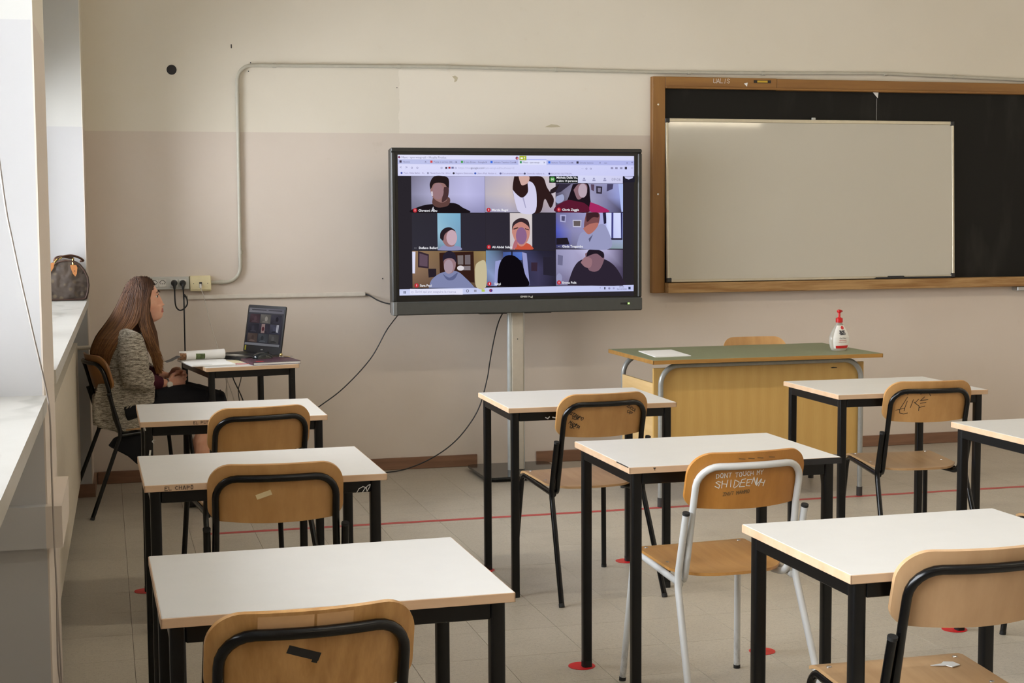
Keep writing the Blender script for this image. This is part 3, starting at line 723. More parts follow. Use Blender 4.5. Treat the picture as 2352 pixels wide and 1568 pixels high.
mb = MB(); vs, fs = text_mesh('BenQ', 0.026, 0.0006, (1.25, 0, 0), (0, 0, 1), (0.042, -0.0045, 0.086), 'CENTER'); mb.add(vs, fs); part('logo', mb, M['grey_plastic'], t)

def SC(cx, cy, k, y0=-0.0046):
    u = (cx - 128) / 2078.0; top = 101 - 2 * u; bot = 1335 - 45 * u; v = (cy - top) / (bot - top)
    return (1.617 + 1.405 * u - TVX, y0 - 0.00016 * k, 1.867 - 0.791 * v - TVZ)
G = 2 ** -0.2
dk = (42, 38, 44); LV = (206, 210, 244)
A = Art(SC); A.grid(128, 101, 2206, 1335, [[dk, dk], [dk, dk]])
A.grid(128, 101, 2206, 140, [[(226, 226, 250), (214, 216, 246)], [(226, 226, 250), (210, 212, 246)]])
A.grid(128, 140, 2206, 182, [[(190, 194, 232), (176, 180, 232)], [(190, 194, 232), (176, 180, 232)]])
A.rect(1168, 138, 1416, 184, (222, 224, 250)); A.rect(1168, 136, 1416, 140, (90, 110, 220))
A.grid(128, 182, 2206, 284, [[(222, 222, 250), (204, 206, 246)], [(216, 216, 248), (200, 202, 244)]])
A.poly([(130, 1280), (2204, 1236), (2203, 1291), (130, 1336)], [(200, 206, 238), (196, 200, 240), (190, 196, 236), (206, 212, 242)])
A.rect(220, 1276, 674, 1326, (226, 226, 246))
A.build('desktop_picture', t, G)
A = Art(lambda a, b, k: SC(a, b, k, -0.0075))
gy = (112, 110, 142)
for x, s_ in ((172, 'Nuovo'), (432, 'Posta in arrivo (84) - l-a'), (692, 'Il mio Drive - Google'), (950, 'Istituto Tecnico Comm'), (1206, 'Meet - tym-wnqt-'), (1458, 'Istituto Tecnico Comm'), (1710, 'Scheda lezione'), (1930, 'cen')):
    A.text(s_, x, 169, 21, gy if x != 1206 else (96, 94, 120)); 
for x in (363, 625, 884, 1139, 1394, 1643, 1894, 2140): A.text('x', x - 7, 168, 28, (100, 96, 128))
A.text('+', 2176, 168, 34, (90, 86, 120))
for x, c in ((150, (70, 60, 80)), (412, (210, 80, 80)), (674, (80, 160, 90)), (930, (60, 110, 220)), (1186, (70, 150, 100)), (1438, (60, 110, 220)), (1690, (60, 56, 70))): A.rect(x - 9, 150, x + 10, 170, c)
A.text('Meet - tym-wnqt-edi - Mozilla Firefox', 158, 132, 25, (120, 118, 150)); A.ell(139, 123, 9, 10, (120, 60, 90)); A.ell(1153, 125, 13, 14, (130, 70, 110)); A.ell(1157, 127, 6, 7, (230, 140, 120))
A.rect(1174, 104, 1236, 144, (168, 182, 60)); A.rect(1184, 118, 1204, 132, (250, 250, 230)); A.text('!', 1214, 136, 34, (250, 250, 230), 1)
for x, s_ in ((140, '<'), (190, '>'), (236, 'o'), (282, 'o'), (488, 'o'), (610, 'o'), (1760, 'o'), (1800, 'o')): A.text(s_, x, 222, 34, (110, 108, 150))
A.rect(530, 206, 546, 222, (60, 50, 60)); A.rect(556, 204, 574, 220, (170, 40, 40)); A.rect(582, 204, 602, 220, (110, 110, 150))
A.text('https://meet.', 640, 221, 25, (176, 176, 208)); A.text('google.com', 750, 221, 25, (96, 94, 120)); A.text('/tym-wnqt-edi?authuser=2', 862, 221, 25, (176, 176, 208))
for x in (2000, 2040, 2084): A.rect(x - 11, 200, x + 11, 216, (140, 138, 172))
A.rect(2116, 196, 2136, 218, (50, 46, 60)); A.text('=', 2172, 218, 34, (150, 148, 190)); A.text('...', 1722, 214, 30, (140, 138, 180))
for x, s_ in ((174, 'Tecn. Abba Ballini - H...'), (396, 'MasterCom Ver. 20-6.1...'), (616, 'Registro Elettronico'), (800, 'Libero Mail: Notizie d...'), (1022, 'Documentazione internet'), (1238, 'Domicilio italiano in...'), (1450, 'REGISTRO ELETTRON...')): A.text(s_, x, 266, 19, (130, 118, 158))
for x, c in ((156, (80, 90, 170)), (380, (150, 150, 180)), (600, (60, 56, 66)), (786, (60, 90, 180)), (1006, (110, 108, 150)), (1218, (80, 80, 110)), (1436, (40, 40, 90))): A.ell(x, 260, 9, 9, c)
# call header strip and task bar
A.rect(1434, 280, 1690, 340, (30, 34, 34)); A.ell(1463, 309, 25, 24, (64, 130, 60)); A.text('M', 1463, 319, 30, (190, 220, 180), 1, 'CENTER')
A.text('Michela Dalla Va...', 1498, 302, 27, (236, 236, 240), 0.6); A.text('e altre 14 persone', 1498, 330, 25, (236, 236, 240), 0.6)
A.grid(1690, 274, 2096, 340, [[(214, 216, 246), (206, 206, 240)], [(208, 210, 240), (204, 204, 236)]])
A.text('09:06', 2036, 320, 38, (150, 150, 178), 0, 'CENTER')
for x in (1746, 1834, 1932): A.ell(x, 300, 9, 8, (150, 150, 186)); A.rect(x - 14, 310, x + 14, 322, (150, 150, 186))
A.poly([(2096, 278), (2204, 276), (2204, 330), (2096, 334)], (34, 32, 44)); A.poly([(2110, 280), (2190, 280), (2184, 296), (2150, 306), (2120, 298)], (200, 200, 236))
for i in range(4): A.rect(160 + (i % 2) * 11, 1297 + (i // 2) * 10, 169 + (i % 2) * 11, 1305 + (i // 2) * 10, (50, 50, 70))
A.text('O', 224, 1312, 26, (150, 150, 190)); A.text('Scrivi qui per eseguire la ricerca', 260, 1308, 27, (150, 150, 184)); A.ell(710, 1293, 12, 13, (70, 70, 90)); A.ell(710, 1293, 8, 9, (200, 204, 236))
A.rect(766, 1282, 788, 1302, (150, 150, 170)); A.rect(832, 1278, 860, 1300, (180, 200, 90)); A.ell(913, 1288, 15, 15, (150, 60, 80)); A.ell(918, 1291, 8, 8, (80, 60, 140))
A.text('^', 1882, 1276, 30, (120, 120, 160)); A.rect(1925, 1254, 1936, 1276, (50, 50, 70)); A.ell(1971, 1266, 10, 10, (140, 140, 180)); A.ell(2012, 1265, 9, 9, (160, 160, 200))
A.text('09:06', 2062, 1258, 20, (110, 110, 150)); A.text('26/10/2020', 2040, 1280, 20, (110, 110, 150)); A.rect(2146, 1252, 2166, 1274, (40, 50, 80))
sl_ = A.build('screen_lettering', t, G); sl_['kind'] = 'stuff'
def tile(name='video_tile'): return Art(lambda a, b, k: SC(a, b, k, -0.0056))
mic = (190, 44, 54); wh = (232, 232, 238)
def badge(A, x, y, s_, muted=True):
    if muted: A.ell(x, y, 18, 19, mic); A.rect(x - 3, y - 9, x + 3, y + 8, (240, 210, 214))
    else: A.text('...', x - 12, y + 4, 34, wh)
    A.text(s_, x + 28, y + 10, 28, wh, 0.7)
# row 1
A = tile(); A.grid(240, 286, 872, 604, [[(120, 116, 138), (150, 148, 176), (172, 170, 206), (186, 184, 224), (178, 176, 216)], [(136, 134, 160), (170, 168, 200), (180, 178, 214), (190, 188, 230), (176, 174, 216)], [(110, 106, 128), (130, 128, 150), (140, 138, 168), (150, 148, 186), (140, 138, 178)]])
A.smooth([(240, 580), (330, 545), (420, 530), (600, 520), (680, 560), (740, 604), (480, 606), (240, 604)], (26, 20, 24)); A.smooth([(424, 470), (560, 470), (556, 540), (470, 560), (420, 530)], (96, 66, 62))
A.smooth([(402, 350), (430, 300), (490, 286), (550, 310), (562, 380), (552, 450), (540, 500), (490, 516), (430, 480), (404, 420)], (150, 112, 108)); A.smooth([(402, 400), (398, 350), (430, 292), (490, 282), (556, 302), (562, 380), (552, 400), (520, 350), (440, 348), (412, 390)], (36, 26, 28))
A.smooth([(520, 380), (560, 390), (548, 480), (500, 512), (510, 440)], (74, 50, 52)); A.ell(468, 418, 48, 72, (152, 118, 124)); A.poly([(408, 420), (422, 420), (424, 460), (412, 460)], (210, 200, 210))
badge(A, 270, 586, 'Giovanni Albu'); A.poly([(414, 570), (426, 552), (432, 580), (424, 598)], (190, 190, 200)); A.build('video_tile', t, G, 'picture of a boy in a dark sweater')
A = tile(); A.grid(874, 282, 1496, 600, [[(176, 170, 190), (196, 184, 194), (186, 172, 176), (210, 200, 206)], [(186, 178, 190), (204, 190, 190), (180, 160, 150), (200, 190, 200)], [(150, 146, 176), (170, 166, 190), (150, 140, 150), (170, 160, 180)]])
A.smooth([(1130, 284), (1270, 282), (1380, 290), (1420, 380), (1480, 480), (1450, 560), (1400, 480), (1360, 596), (1250, 600), (1150, 520), (1116, 400)], (46, 28, 28))
A.smooth([(1116, 400), (1150, 440), (1200, 470), (1250, 420), (1250, 330), (1300, 350), (1326, 440), (1310, 600), (1180, 602), (1140, 520)], (210, 206, 234)); A.smooth([(1168, 284), (1260, 284), (1250, 340), (1200, 362), (1180, 330)], (206, 168, 160))
A.poly([(1200, 470), (1226, 560), (1234, 560), (1212, 465)], (170, 166, 200)); A.poly([(1450, 400), (1530, 350), (1496, 420), (1440, 440)], (40, 30, 34)); badge(A, 904, 579, 'Marzia Begni'); A.build('video_tile', t, G, 'picture of long dark hair and a white sleeve')
A = tile(); A.grid(1498, 342, 2104, 596, [[(96, 90, 118), (120, 116, 146), (152, 150, 184), (150, 150, 190), (160, 166, 220)], [(70, 66, 84), (140, 136, 160), (160, 158, 190), (130, 128, 164), (150, 160, 220)], [(60, 50, 64), (110, 100, 120), (140, 136, 170), (120, 118, 156), (60, 56, 80)]])
A.poly([(1500, 345), (1640, 345), (1540, 420), (1500, 430)], (50, 44, 60)); A.smooth([(1500, 460), (1560, 440), (1570, 490), (1520, 520), (1496, 500)], (160, 166, 200)); A.poly([(1860, 366), (1916, 370), (1912, 434), (1862, 430)], (50, 44, 58)); A.poly([(1874, 380), (1902, 382), (1900, 420), (1876, 418)], (130, 124, 150)); A.poly([(1812, 350), (1844, 352), (1840, 410), (1816, 400)], (90, 70, 90)); A.poly([(1960, 346), (2016, 346), (2010, 390), (1956, 412)], (70, 66, 96)); A.poly([(2062, 345), (2104, 345), (2104, 590), (2090, 590)], (176, 190, 240))
A.smooth([(1650, 350), (1720, 342), (1790, 350), (1804, 450), (1800, 590), (1640, 592), (1580, 560), (1620, 440)], (30, 20, 28)); A.smooth([(1500, 540), (1600, 490), (1680, 500), (1760, 520), (1800, 590), (1500, 594)], (90, 26, 48)); A.smooth([(1806, 506), (1900, 540), (1980, 590), (1810, 592)], (164, 40, 96)); A.smooth([(1656, 400), (1700, 350), (1770, 350), (1776, 410), (1730, 470), (1690, 480)], (140, 106, 116)); A.ell(1738, 406, 40, 62, (184, 164, 178)); badge(A, 1524, 574, 'Gloria Zaggia'); A.build('video_tile', t, G, 'picture of a girl in a red top')
# row 2
A = tile(); A.grid(242, 610, 876, 936, [[(48, 46, 54), (46, 42, 52)], [(50, 48, 58), (46, 42, 54)]]); A.grid(460, 610, 660, 934, [[(140, 186, 210), (120, 170, 200)], [(150, 190, 210), (120, 160, 190)], [(110, 130, 150), (110, 150, 180)]])
A.smooth([(476, 920), (520, 890), (640, 900), (658, 934), (470, 936)], (140, 142, 180)); A.smooth([(484, 800), (510, 750), (560, 736), (610, 760), (626, 830), (600, 896), (540, 900), (500, 850)], (150, 110, 112)); A.smooth([(482, 830), (486, 780), (520, 742), (570, 734), (612, 764), (560, 764), (520, 800), (508, 850)], (40, 30, 36)); A.ell(582, 824, 46, 68, (196, 166, 178)); badge(A, 270, 914, 'Stefano Belleri', False); A.build('video_tile', t, G, 'narrow picture of a boy against light blue')
A = tile(); A.grid(878, 608, 1496, 930, [[(46, 42, 52), (42, 38, 48)], [(48, 44, 54), (42, 38, 50)]]); A.grid(1090, 606, 1286, 926, [[(206, 196, 196), (214, 206, 206)], [(196, 184, 190), (206, 196, 200)]])
A.smooth([(1130, 926), (1150, 880), (1240, 870), (1284, 900), (1286, 926)], (196, 84, 60)); A.smooth([(1108, 780), (1116, 700), (1180, 654), (1250, 680), (1266, 780), (1240, 860), (1190, 900), (1140, 860)], (196, 134, 122)); A.smooth([(1108, 760), (1118, 690), (1180, 650), (1250, 672), (1266, 760), (1250, 720), (1190, 684), (1130, 710)], (52, 38, 44))
A.poly([(1120, 742), (1160, 730), (1164, 738), (1122, 752)], (60, 40, 44)); A.poly([(1222, 738), (1258, 750), (1256, 758), (1222, 746)], (60, 40, 44)); A.smooth([(1108, 920), (1130, 850), (1156, 846), (1150, 900), (1120, 926)], (176, 106, 116)); A.ell(1190, 806, 48, 76, (138, 100, 138)); badge(A, 904, 905, 'Ali Abdel Salam'); A.build('video_tile', t, G, 'narrow picture of a boy in orange')
A = tile(); A.grid(1498, 600, 2104, 916, [[(110, 106, 150), (136, 134, 176), (160, 158, 200), (176, 178, 226), (180, 190, 240)], [(80, 90, 190), (140, 138, 180), (150, 148, 190), (170, 172, 220), (170, 180, 236)], [(60, 56, 80), (110, 108, 140), (130, 130, 160), (130, 150, 160), (140, 156, 170)]])
A.poly([(1536, 618), (1590, 620), (1584, 686), (1536, 680)], (170, 170, 210)); A.poly([(1548, 630), (1580, 632), (1576, 674), (1548, 670)], (80, 76, 110)); A.poly([(1648, 664), (1728, 664), (1724, 728), (1650, 726)], (190, 188, 210)); A.poly([(1656, 672), (1718, 672), (1716, 718), (1658, 718)], (100, 90, 90))
A.poly([(1500, 824), (1600, 820), (1620, 880), (1500, 884)], (34, 28, 36)); A.poly([(1920, 600), (1948, 600), (1956, 690), (1930, 700)], (40, 36, 60)); A.poly([(2000, 598), (2016, 598), (2014, 826), (1998, 826)], (60, 60, 120)); A.poly([(2084, 598), (2100, 598), (2100, 826), (2088, 826)], (40, 40, 90)); A.grid(1952, 600, 1998, 824, [[(206, 214, 250), (214, 220, 255)], [(190, 196, 246), (206, 212, 250)]]); A.grid(2018, 600, 2084, 824, [[(210, 216, 250), (214, 220, 255)], [(196, 200, 246), (206, 212, 250)]]); A.poly([(1950, 822), (2100, 822), (2100, 838), (1950, 838)], (44, 40, 60))
A.smooth([(1770, 600), (1880, 600), (1890, 660), (1860, 740), (1800, 780), (1760, 760), (1750, 700)], (120, 74, 76)); A.smooth([(1770, 604), (1870, 598), (1880, 640), (1830, 640), (1776, 680)], (60, 34, 40)); A.smooth([(1680, 900), (1720, 780), (1800, 760), (1900, 700), (1960, 740), (1990, 914), (1700, 916)], (150, 152, 190)); A.smooth([(1740, 740), (1800, 700), (1880, 690), (1850, 750), (1790, 790)], (176, 110, 100)); A.poly([(1790, 830), (1830, 790), (1800, 860)], (90, 90, 120)); badge(A, 1524, 896, 'Giada Tregambe', False); A.build('video_tile', t, G, 'blurred picture of a person by bright windows')
# row 3
A = tile(); A.grid(242, 942, 876, 1268, [[(150, 120, 90), (130, 104, 76), (120, 96, 66), (150, 126, 80)], [(140, 112, 90), (120, 96, 76), (90, 66, 48), (140, 116, 84)], [(110, 84, 66), (90, 68, 56), (70, 50, 40), (110, 90, 70)]])
A.poly([(242, 948), (270, 948), (264, 1140), (242, 1140)], (220, 220, 244)); A.poly([(292, 942), (384, 972), (382, 1096), (290, 1086)], (54, 40, 50)); A.poly([(304, 962), (374, 984), (372, 1080), (302, 1072)], (96, 76, 90)); A.poly([(474, 958), (770, 944), (776, 1220), (478, 1200)], (52, 30, 24))
A.poly([(630, 980), (680, 978), (680, 1060), (632, 1060)], (120, 110, 110)); A.poly([(694, 976), (742, 974), (742, 1060), (694, 1060)], (110, 100, 104)); A.poly([(634, 1076), (742, 1072), (742, 1110), (636, 1110)], (130, 120, 124)); A.smooth([(780, 1100), (800, 1046), (874, 1036), (876, 1256), (790, 1256)], (196, 184, 150)); A.poly([(376, 1098), (446, 1098), (446, 1170), (380, 1176)], (40, 32, 40)); A.ell(656, 1092, 30, 22, (216, 210, 214))
A.smooth([(380, 1268), (410, 1190), (500, 1130), (620, 1120), (700, 1180), (770, 1256), (760, 1268)], (126, 132, 170)); A.smooth([(500, 1140), (560, 1176), (630, 1130), (600, 1190), (540, 1196)], (92, 98, 136)); A.smooth([(510, 1010), (550, 972), (606, 1000), (612, 1080), (580, 1136), (530, 1130), (512, 1080)], (150, 118, 124)); A.smooth([(504, 1040), (506, 980), (556, 940), (610, 970), (622, 1050), (590, 1010), (530, 1010)], (40, 34, 48)); A.ell(552, 1080, 40, 62, (166, 144, 156)); badge(A, 276, 1246, 'Sara Peci'); A.build('video_tile', t, G, 'picture of a person in a blue hoodie')
A = tile(); A.grid(878, 936, 1496, 1250, [[(110, 140, 170), (50, 50, 66), (60, 64, 100), (40, 38, 56), (36, 32, 46)], [(130, 150, 186), (110, 112, 150), (50, 50, 76), (64, 60, 90), (46, 42, 58)], [(90, 100, 130), (150, 156, 210), (60, 60, 90), (60, 56, 84), (36, 32, 46)]])
A.grid(1028, 950, 1196, 1020, [[(70, 90, 150), (90, 120, 200)], [(60, 80, 140), (80, 110, 190)]]); A.rect(1100, 940, 1112, 1010, (30, 28, 40)); A.poly([(960, 1030), (1010, 1020), (990, 1250), (950, 1250)], (150, 156, 206)); A.poly([(1196, 950), (1236, 960), (1262, 1240), (1220, 1240)], (150, 152, 200)); A.poly([(1276, 1040), (1332, 1040), (1328, 1118), (1276, 1116)], (56, 40, 54)); A.poly([(1382, 990), (1496, 990), (1496, 1160), (1384, 1150)], (40, 36, 50))
A.smooth([(974, 1250), (990, 1080), (1040, 990), (1120, 980), (1190, 1040), (1220, 1140), (1246, 1250)], (14, 10, 16)); badge(A, 906, 1230, '  Sakyi'); A.build('video_tile', t, G, 'picture of a dark silhouette before a window')
A = tile(); A.grid(1498, 924, 2104, 1244, [[(150, 148, 184), (168, 164, 200), (196, 192, 226), (176, 170, 206), (90, 80, 110)], [(140, 138, 174), (160, 156, 190), (160, 150, 180), (120, 110, 140), (76, 68, 94)], [(120, 116, 150), (120, 110, 140), (70, 60, 80), (60, 50, 70), (60, 54, 78)]])
A.poly([(1514, 970), (1560, 980), (1556, 1066), (1512, 1060)], (110, 108, 140)); A.ell(1526, 1180, 26, 44, (150, 150, 186)); A.smooth([(1600, 1240), (1660, 1080), (1740, 1010), (1900, 1000), (2020, 1060), (2100, 1180), (2096, 1242)], (44, 36, 50)); A.smooth([(1760, 960), (1840, 924), (1920, 950), (1930, 1020), (1880, 1110), (1800, 1110), (1770, 1040)], (128, 96, 108)); A.smooth([(1770, 990), (1790, 930), (1860, 922), (1926, 950), (1924, 1000), (1860, 960)], (34, 26, 36)); A.smooth([(1720, 1040), (1760, 990), (1820, 1010), (1810, 1080), (1760, 1080)], (150, 112, 120)); badge(A, 1524, 1217, 'Emma Polit'); A.build('video_tile', t, G, 'blurred picture of a person holding their head')

# stand under the display
t = thing('display_stand', 'pale metal column on a black glass foot holding up the large screen', 'stand', (2.335, 8.62, 0))
mb = MB(); mb.box(-0.036, 0.036, -0.035, 0.06, 0.030, 0.99, bev=0.004); part('column', mb, M['column_paint'], t)
mb = MB(); mb.tube([(-0.046, -0.02, 0.030), (-0.046, -0.02, 0.985)], 0.015, 12); part('column_edge', mb, M['column_edge'], t, True)
mb = MB(); mb.tube([(0.040, 0.0, 0.030), (0.040, 0.0, 0.985)], 0.010, 12); part('column_edge', mb, M['column_edge'], t, True)
mb = MB(); mb.prism([(-0.004, 0.80), (0.002, 0.80), (0.002, 0.806), (-0.004, 0.806)], -0.0358, -0.035, 'y'); part('lock_hole', mb, M['dark_hole'], t)
mb = MB(); mb.prism(rrect(0.50, 0.50, 0.05, 6, 0.0, -0.01), 0.018, 0.030, 'z'); part('foot_plate', mb, M['black_glass'], t)
mb = MB(); mb.prism(rrect(0.44, 0.44, 0.04, 6, 0.0, -0.01), 0.0, 0.018, 'z'); part('foot_pad', mb, M['rubber'], t)
mb = MB(); mb.box(-0.22, 0.22, 0.0, 0.06, 0.95, 1.30, bev=0.004); part('mount_plate', mb, M['black_plastic'], t)
t.location.y = 8.62
# cables that belong to the screen
def cable(label, pts, r, mat='cable_black', n=8):
    P0 = Vector(pts[0]); mb = MB(); mb.tube([Vector(p) - P0 for p in spline(pts, n)], r, 8)
    o = link('cable', mb.mesh('cable', M[mat], True)); o.location = P0; return tag(o, label, 'cable')
cable('short black cable from the channel end to the left side of the screen', [(1.498, YF - 0.010, 1.064), (1.53, YF - 0.03, 1.052), (1.562, 8.90, 1.030), (1.60, 8.82, 1.015), (1.645, 8.72, 1.012), (1.70, 8.60, 1.02)], 0.0042)
cable('thin black cable sagging from the lower left corner of the large screen', [(1.64, 8.60, 0.972), (1.615, 8.74, 0.90), (1.59, 8.80, 0.845), (1.497, 8.80, 0.689), (1.341, 8.80, 0.528), (1.20, 8.80, 0.426), (1.05, 8.80, 0.33), (0.95, 8.78, 0.2), (0.9, 8.72, 0.006)], 0.0034)
cable('black cable curving down from under the screen beside the column to the floor', [(2.262, 8.62, 0.968), (2.245, 8.68, 0.90), (2.228, 8.72, 0.80), (2.205, 8.74, 0.659), (2.190, 8.75, 0.556), (2.140, 8.75, 0.388), (2.058, 8.75, 0.261), (1.964, 8.77, 0.161), (1.845, 8.82, 0.076), (1.713, 8.86, 0.020), (1.605, 8.872, 0.0045), (1.45, 8.85, 0.004), (1.2, 8.80, 0.004)], 0.0036)

# ================================================================== DESKS
DH, DW, DD = 0.767, 0.70, 0.557
def student_desk(label, x, y, rz, w=DW, d=DD, group='student desks', marks=True):
    t = thing('student_desk', label, 'desk', (x, y, 0), rz, group)
    a, b = w / 2, d / 2; th = 0.020
    mb = MB(); mb.box(-a + 0.0015, a - 0.0015, -b + 0.0015, b - 0.0015, DH - th, DH, bev=0.0008); part('desktop', mb, M['desk_top'], t)
    for (x0, x1, y0, y1) in ((-a, a, -b, -b + 0.0025), (-a, a, b - 0.0025, b), (-a, -a + 0.0025, -b, b), (a - 0.0025, a, -b, b)):
        mb = MB(); mb.box(x0 - 0.0005, x1 + 0.0005, y0, y1, DH - th - 0.0004, DH - 0.0008, bev=0.0009); part('edge_band', mb, M['beech_edge'], t)
    ins, s, ap = 0.016, 0.031, 0.036; zt = DH - th - 0.0004
    for sy in (-1, 1):
        mb = MB(); yy = sy * (b - ins - 0.012); mb.box(-a + ins + s, a - ins - s, yy - 0.011, yy + 0.011, zt - ap, zt, bev=0.002); part('apron_rail', mb, M['black_frame'], t)
    for sx in (-1, 1):
        mb = MB(); xx = sx * (a - ins - 0.012); mb.box(xx - 0.011, xx + 0.011, -b + ins + s, b - ins - s, zt - ap, zt, bev=0.002); part('apron_rail', mb, M['black_frame'], t)
    for sx in (-1, 1):
        for sy in (-1, 1):
            cx, cy = sx * (a - ins - s / 2), sy * (b - ins - s / 2)
            mb = MB(); mb.prism(rrect(s, s, 0.006, 3, cx, cy), 0.010, zt, 'z'); lg = part('leg', mb, M['black_frame'], t, 50)
            mb = MB(); mb.prism(rrect(s + 0.002, s + 0.002, 0.010, 4, cx, cy), 0.0, 0.022, 'z'); part('foot_cap', mb, M['rubber'], lg, 50)
    return t
C1, C2, C3 = 'left column of desks by the windows', 'middle column of desks', 'right column of desks'
dA = student_desk('white-topped black-legged desk closest to the camera, in the left column', 0.4354, 3.2022, math.radians(0.69))
dB = student_desk('white-topped desk in the left column, second from the camera, EL CHAPO inked on its edge', 0.4442, 4.6881, math.radians(0.68))
dC = student_desk('white-topped desk in the left column beside the seated woman, EL PUT inked on its edge', 0.4668, 6.0704, math.radians(0.19))
dD = student_desk('white-topped desk directly in front of the large screen column', 1.8889, 6.0462, math.radians(-1.27))
dE = student_desk('white-topped desk with a chipped black front edge and the white framed chair under it', 1.8674, 4.5790, math.radians(-0.1))
dF = student_desk('white-topped desk nearest the camera on the right side of the room', 1.8529, 3.1510, math.radians(0.5))
dG = student_desk('white-topped desk standing before the right end of the green teacher desk', 3.3219, 6.0573, math.radians(-0.87))
dH = student_desk('white-topped desk cut off by the right edge of the photo', 3.325, 4.640, math.radians(0.6))
dT = student_desk('small white desk by the front wall carrying the laptop', 0.0, 0.0, math.radians(9.0), 0.482, 0.70, 'student desks')
_c, _s = math.cos(math.radians(9)), math.sin(math.radians(9))
dT.location = (0.491 + 0.241 * _c - 0.35 * _s, 7.781 + 0.241 * _s + 0.35 * _c, 0)
def front(d, b=DD / 2): return lambda u, v: (u, -b - 0.0012, v)
mb = MB(); scrawl(mb, 'EL CHAPO', -0.293, DH - 0.0165, 0.0105, front(dB), 0.0016, 2.2, 0.5, 0, 0, seed=3); part('graffiti', mb, M['ink'], dB)
mb = MB(); scrawl(mb, 'EL PUTO', -0.154, DH - 0.0155, 0.0105, front(dC), 0.0015, 2.0, 0.4, 0, 0, seed=5); part('graffiti', mb, M['ink'], dC)
fa = lambda u, v: (u, -DD / 2 + 0.0155, v)
mb = MB(); ribbon(mb, [(0.262, 0.712), (0.268, 0.722), (0.280, 0.728), (0.290, 0.724), (0.292, 0.713), (0.300, 0.726), (0.302, 0.733), (0.296, 0.731), (0.286, 0.722), (0.279, 0.712)], lambda u, v: (u, -DD / 2 + 0.0162, v), 0.0022); part('graffiti', mb, M['white_ink'], dB)
mb = MB(); ribbon(mb, [(-0.316, 0.642), (-0.314, 0.655)], lambda u, v: (u, -DD / 2 + 0.0155, v), 0.007); ribbon(mb, [(-0.300, 0.684), (-0.306, 0.690), (-0.302, 0.696), (-0.295, 0.695)], lambda u, v: (u, -DD / 2 + 0.0155, v), 0.003); ribbon(mb, [(-0.330, 0.735), (-0.333, 0.745)], lambda u, v: (u, -DD / 2 + 0.0155, v), 0.005)
part('paint_splash', mb, M['white_ink'], dC)
mb = MB(); ribbon(mb, [(-0.195, 0.722), (-0.186, 0.718), (-0.18, 0.724)], lambda u, v: (u, -DD / 2 + 0.0162, v), 0.004); ribbon(mb, [(-0.165, 0.722), (-0.15, 0.719)], lambda u, v: (u, -DD / 2 + 0.0162, v), 0.005); part('paint_splash', mb, M['white_ink'], dD)
# desk E: chipped front edge on the right, gaps in the left edge band
mb = MB(); mb.box(0.13, 0.3512, -DD / 2 - 0.0016, -DD / 2, DH - 0.0202, DH - 0.0012); part('broken_edge', mb, M['black_plastic'], dE, label='bare black chipped edge')
mb = MB(); mb.prism([(-0.3516, -0.16), (-0.3505, -0.16), (-0.3505, -0.27), (-0.3516, -0.27)], DH - 0.003, DH + 0.0004, 'z'); mb.prism([(-0.275, DH - 0.004), (-0.266, DH - 0.004), (-0.270, DH - 0.009), (-0.2695, DH - 0.014), (-0.2715, DH - 0.009)], -DD / 2 - 0.0012, -DD / 2 - 0.0005, 'y')
part('ink_mark', mb, M['ink'], dE)

# ================================================================== CHAIRS
YK, LEAN, BH, SZ = -0.170, 0.268, 0.822, 0.452
def yb(z): return YK - (z - 0.43) * LEAN
def panel_pt(s, v, off=0.0):
    """point on the backrest: s across, v height above the panel centre, off = distance behind its back face"""
    z = BH - 0.0885 + v; sag = 0.042 * (s / 0.195) ** 2
    return (s, yb(z) - 0.010 + sag - off, z - off * LEAN * 0.9)
def panel_mesh(mat, w=0.195, H=0.177, th=0.010):
    cols = [w * math.sin(PI / 2 * q / 20) for q in range(-20, 21)]
    R = 8; front_, back_ = [], []
    for s in cols:
        a = abs(s); r = 0.068; tt = H / 2 - (0 if a < w - r else r - math.sqrt(max(r * r - (a - (w - r)) ** 2, 0)))
        rb = 0.038; bt = -H / 2 + 0.010 * (a / w) ** 2 + (0 if a < w - rb else rb - math.sqrt(max(rb * rb - (a - (w - rb)) ** 2, 0)))
        back_.append([panel_pt(s, bt + (tt - bt) * j / R, 0) for j in range(R + 1)])
        front_.append([panel_pt(s, bt + (tt - bt) * j / R, -th) for j in range(R + 1)])
    mb = MB(); n = R + 1; m = len(cols)
    vs = [p for c in back_ for p in c] + [p for c in front_ for p in c]; o = n * m; fs = []
    for i in range(m - 1):
        for j in range(R):
            a = i * n + j; fs.append((a, a + n, a + n + 1, a + 1)); fs.append((o + a, o + a + 1, o + a + n + 1, o + a + n))
        a = i * n; fs.append((a, o + a, o + a + n, a + n)); b = i * n + R; fs.append((b, b + n, o + b + n, o + b))
    for j in range(R):
        fs.append((j, j + 1, o + j + 1, o + j)); a = (m - 1) * n + j; fs.append((a, o + a, o + a + 1, a + 1))
    mb.add(vs, fs); return mb
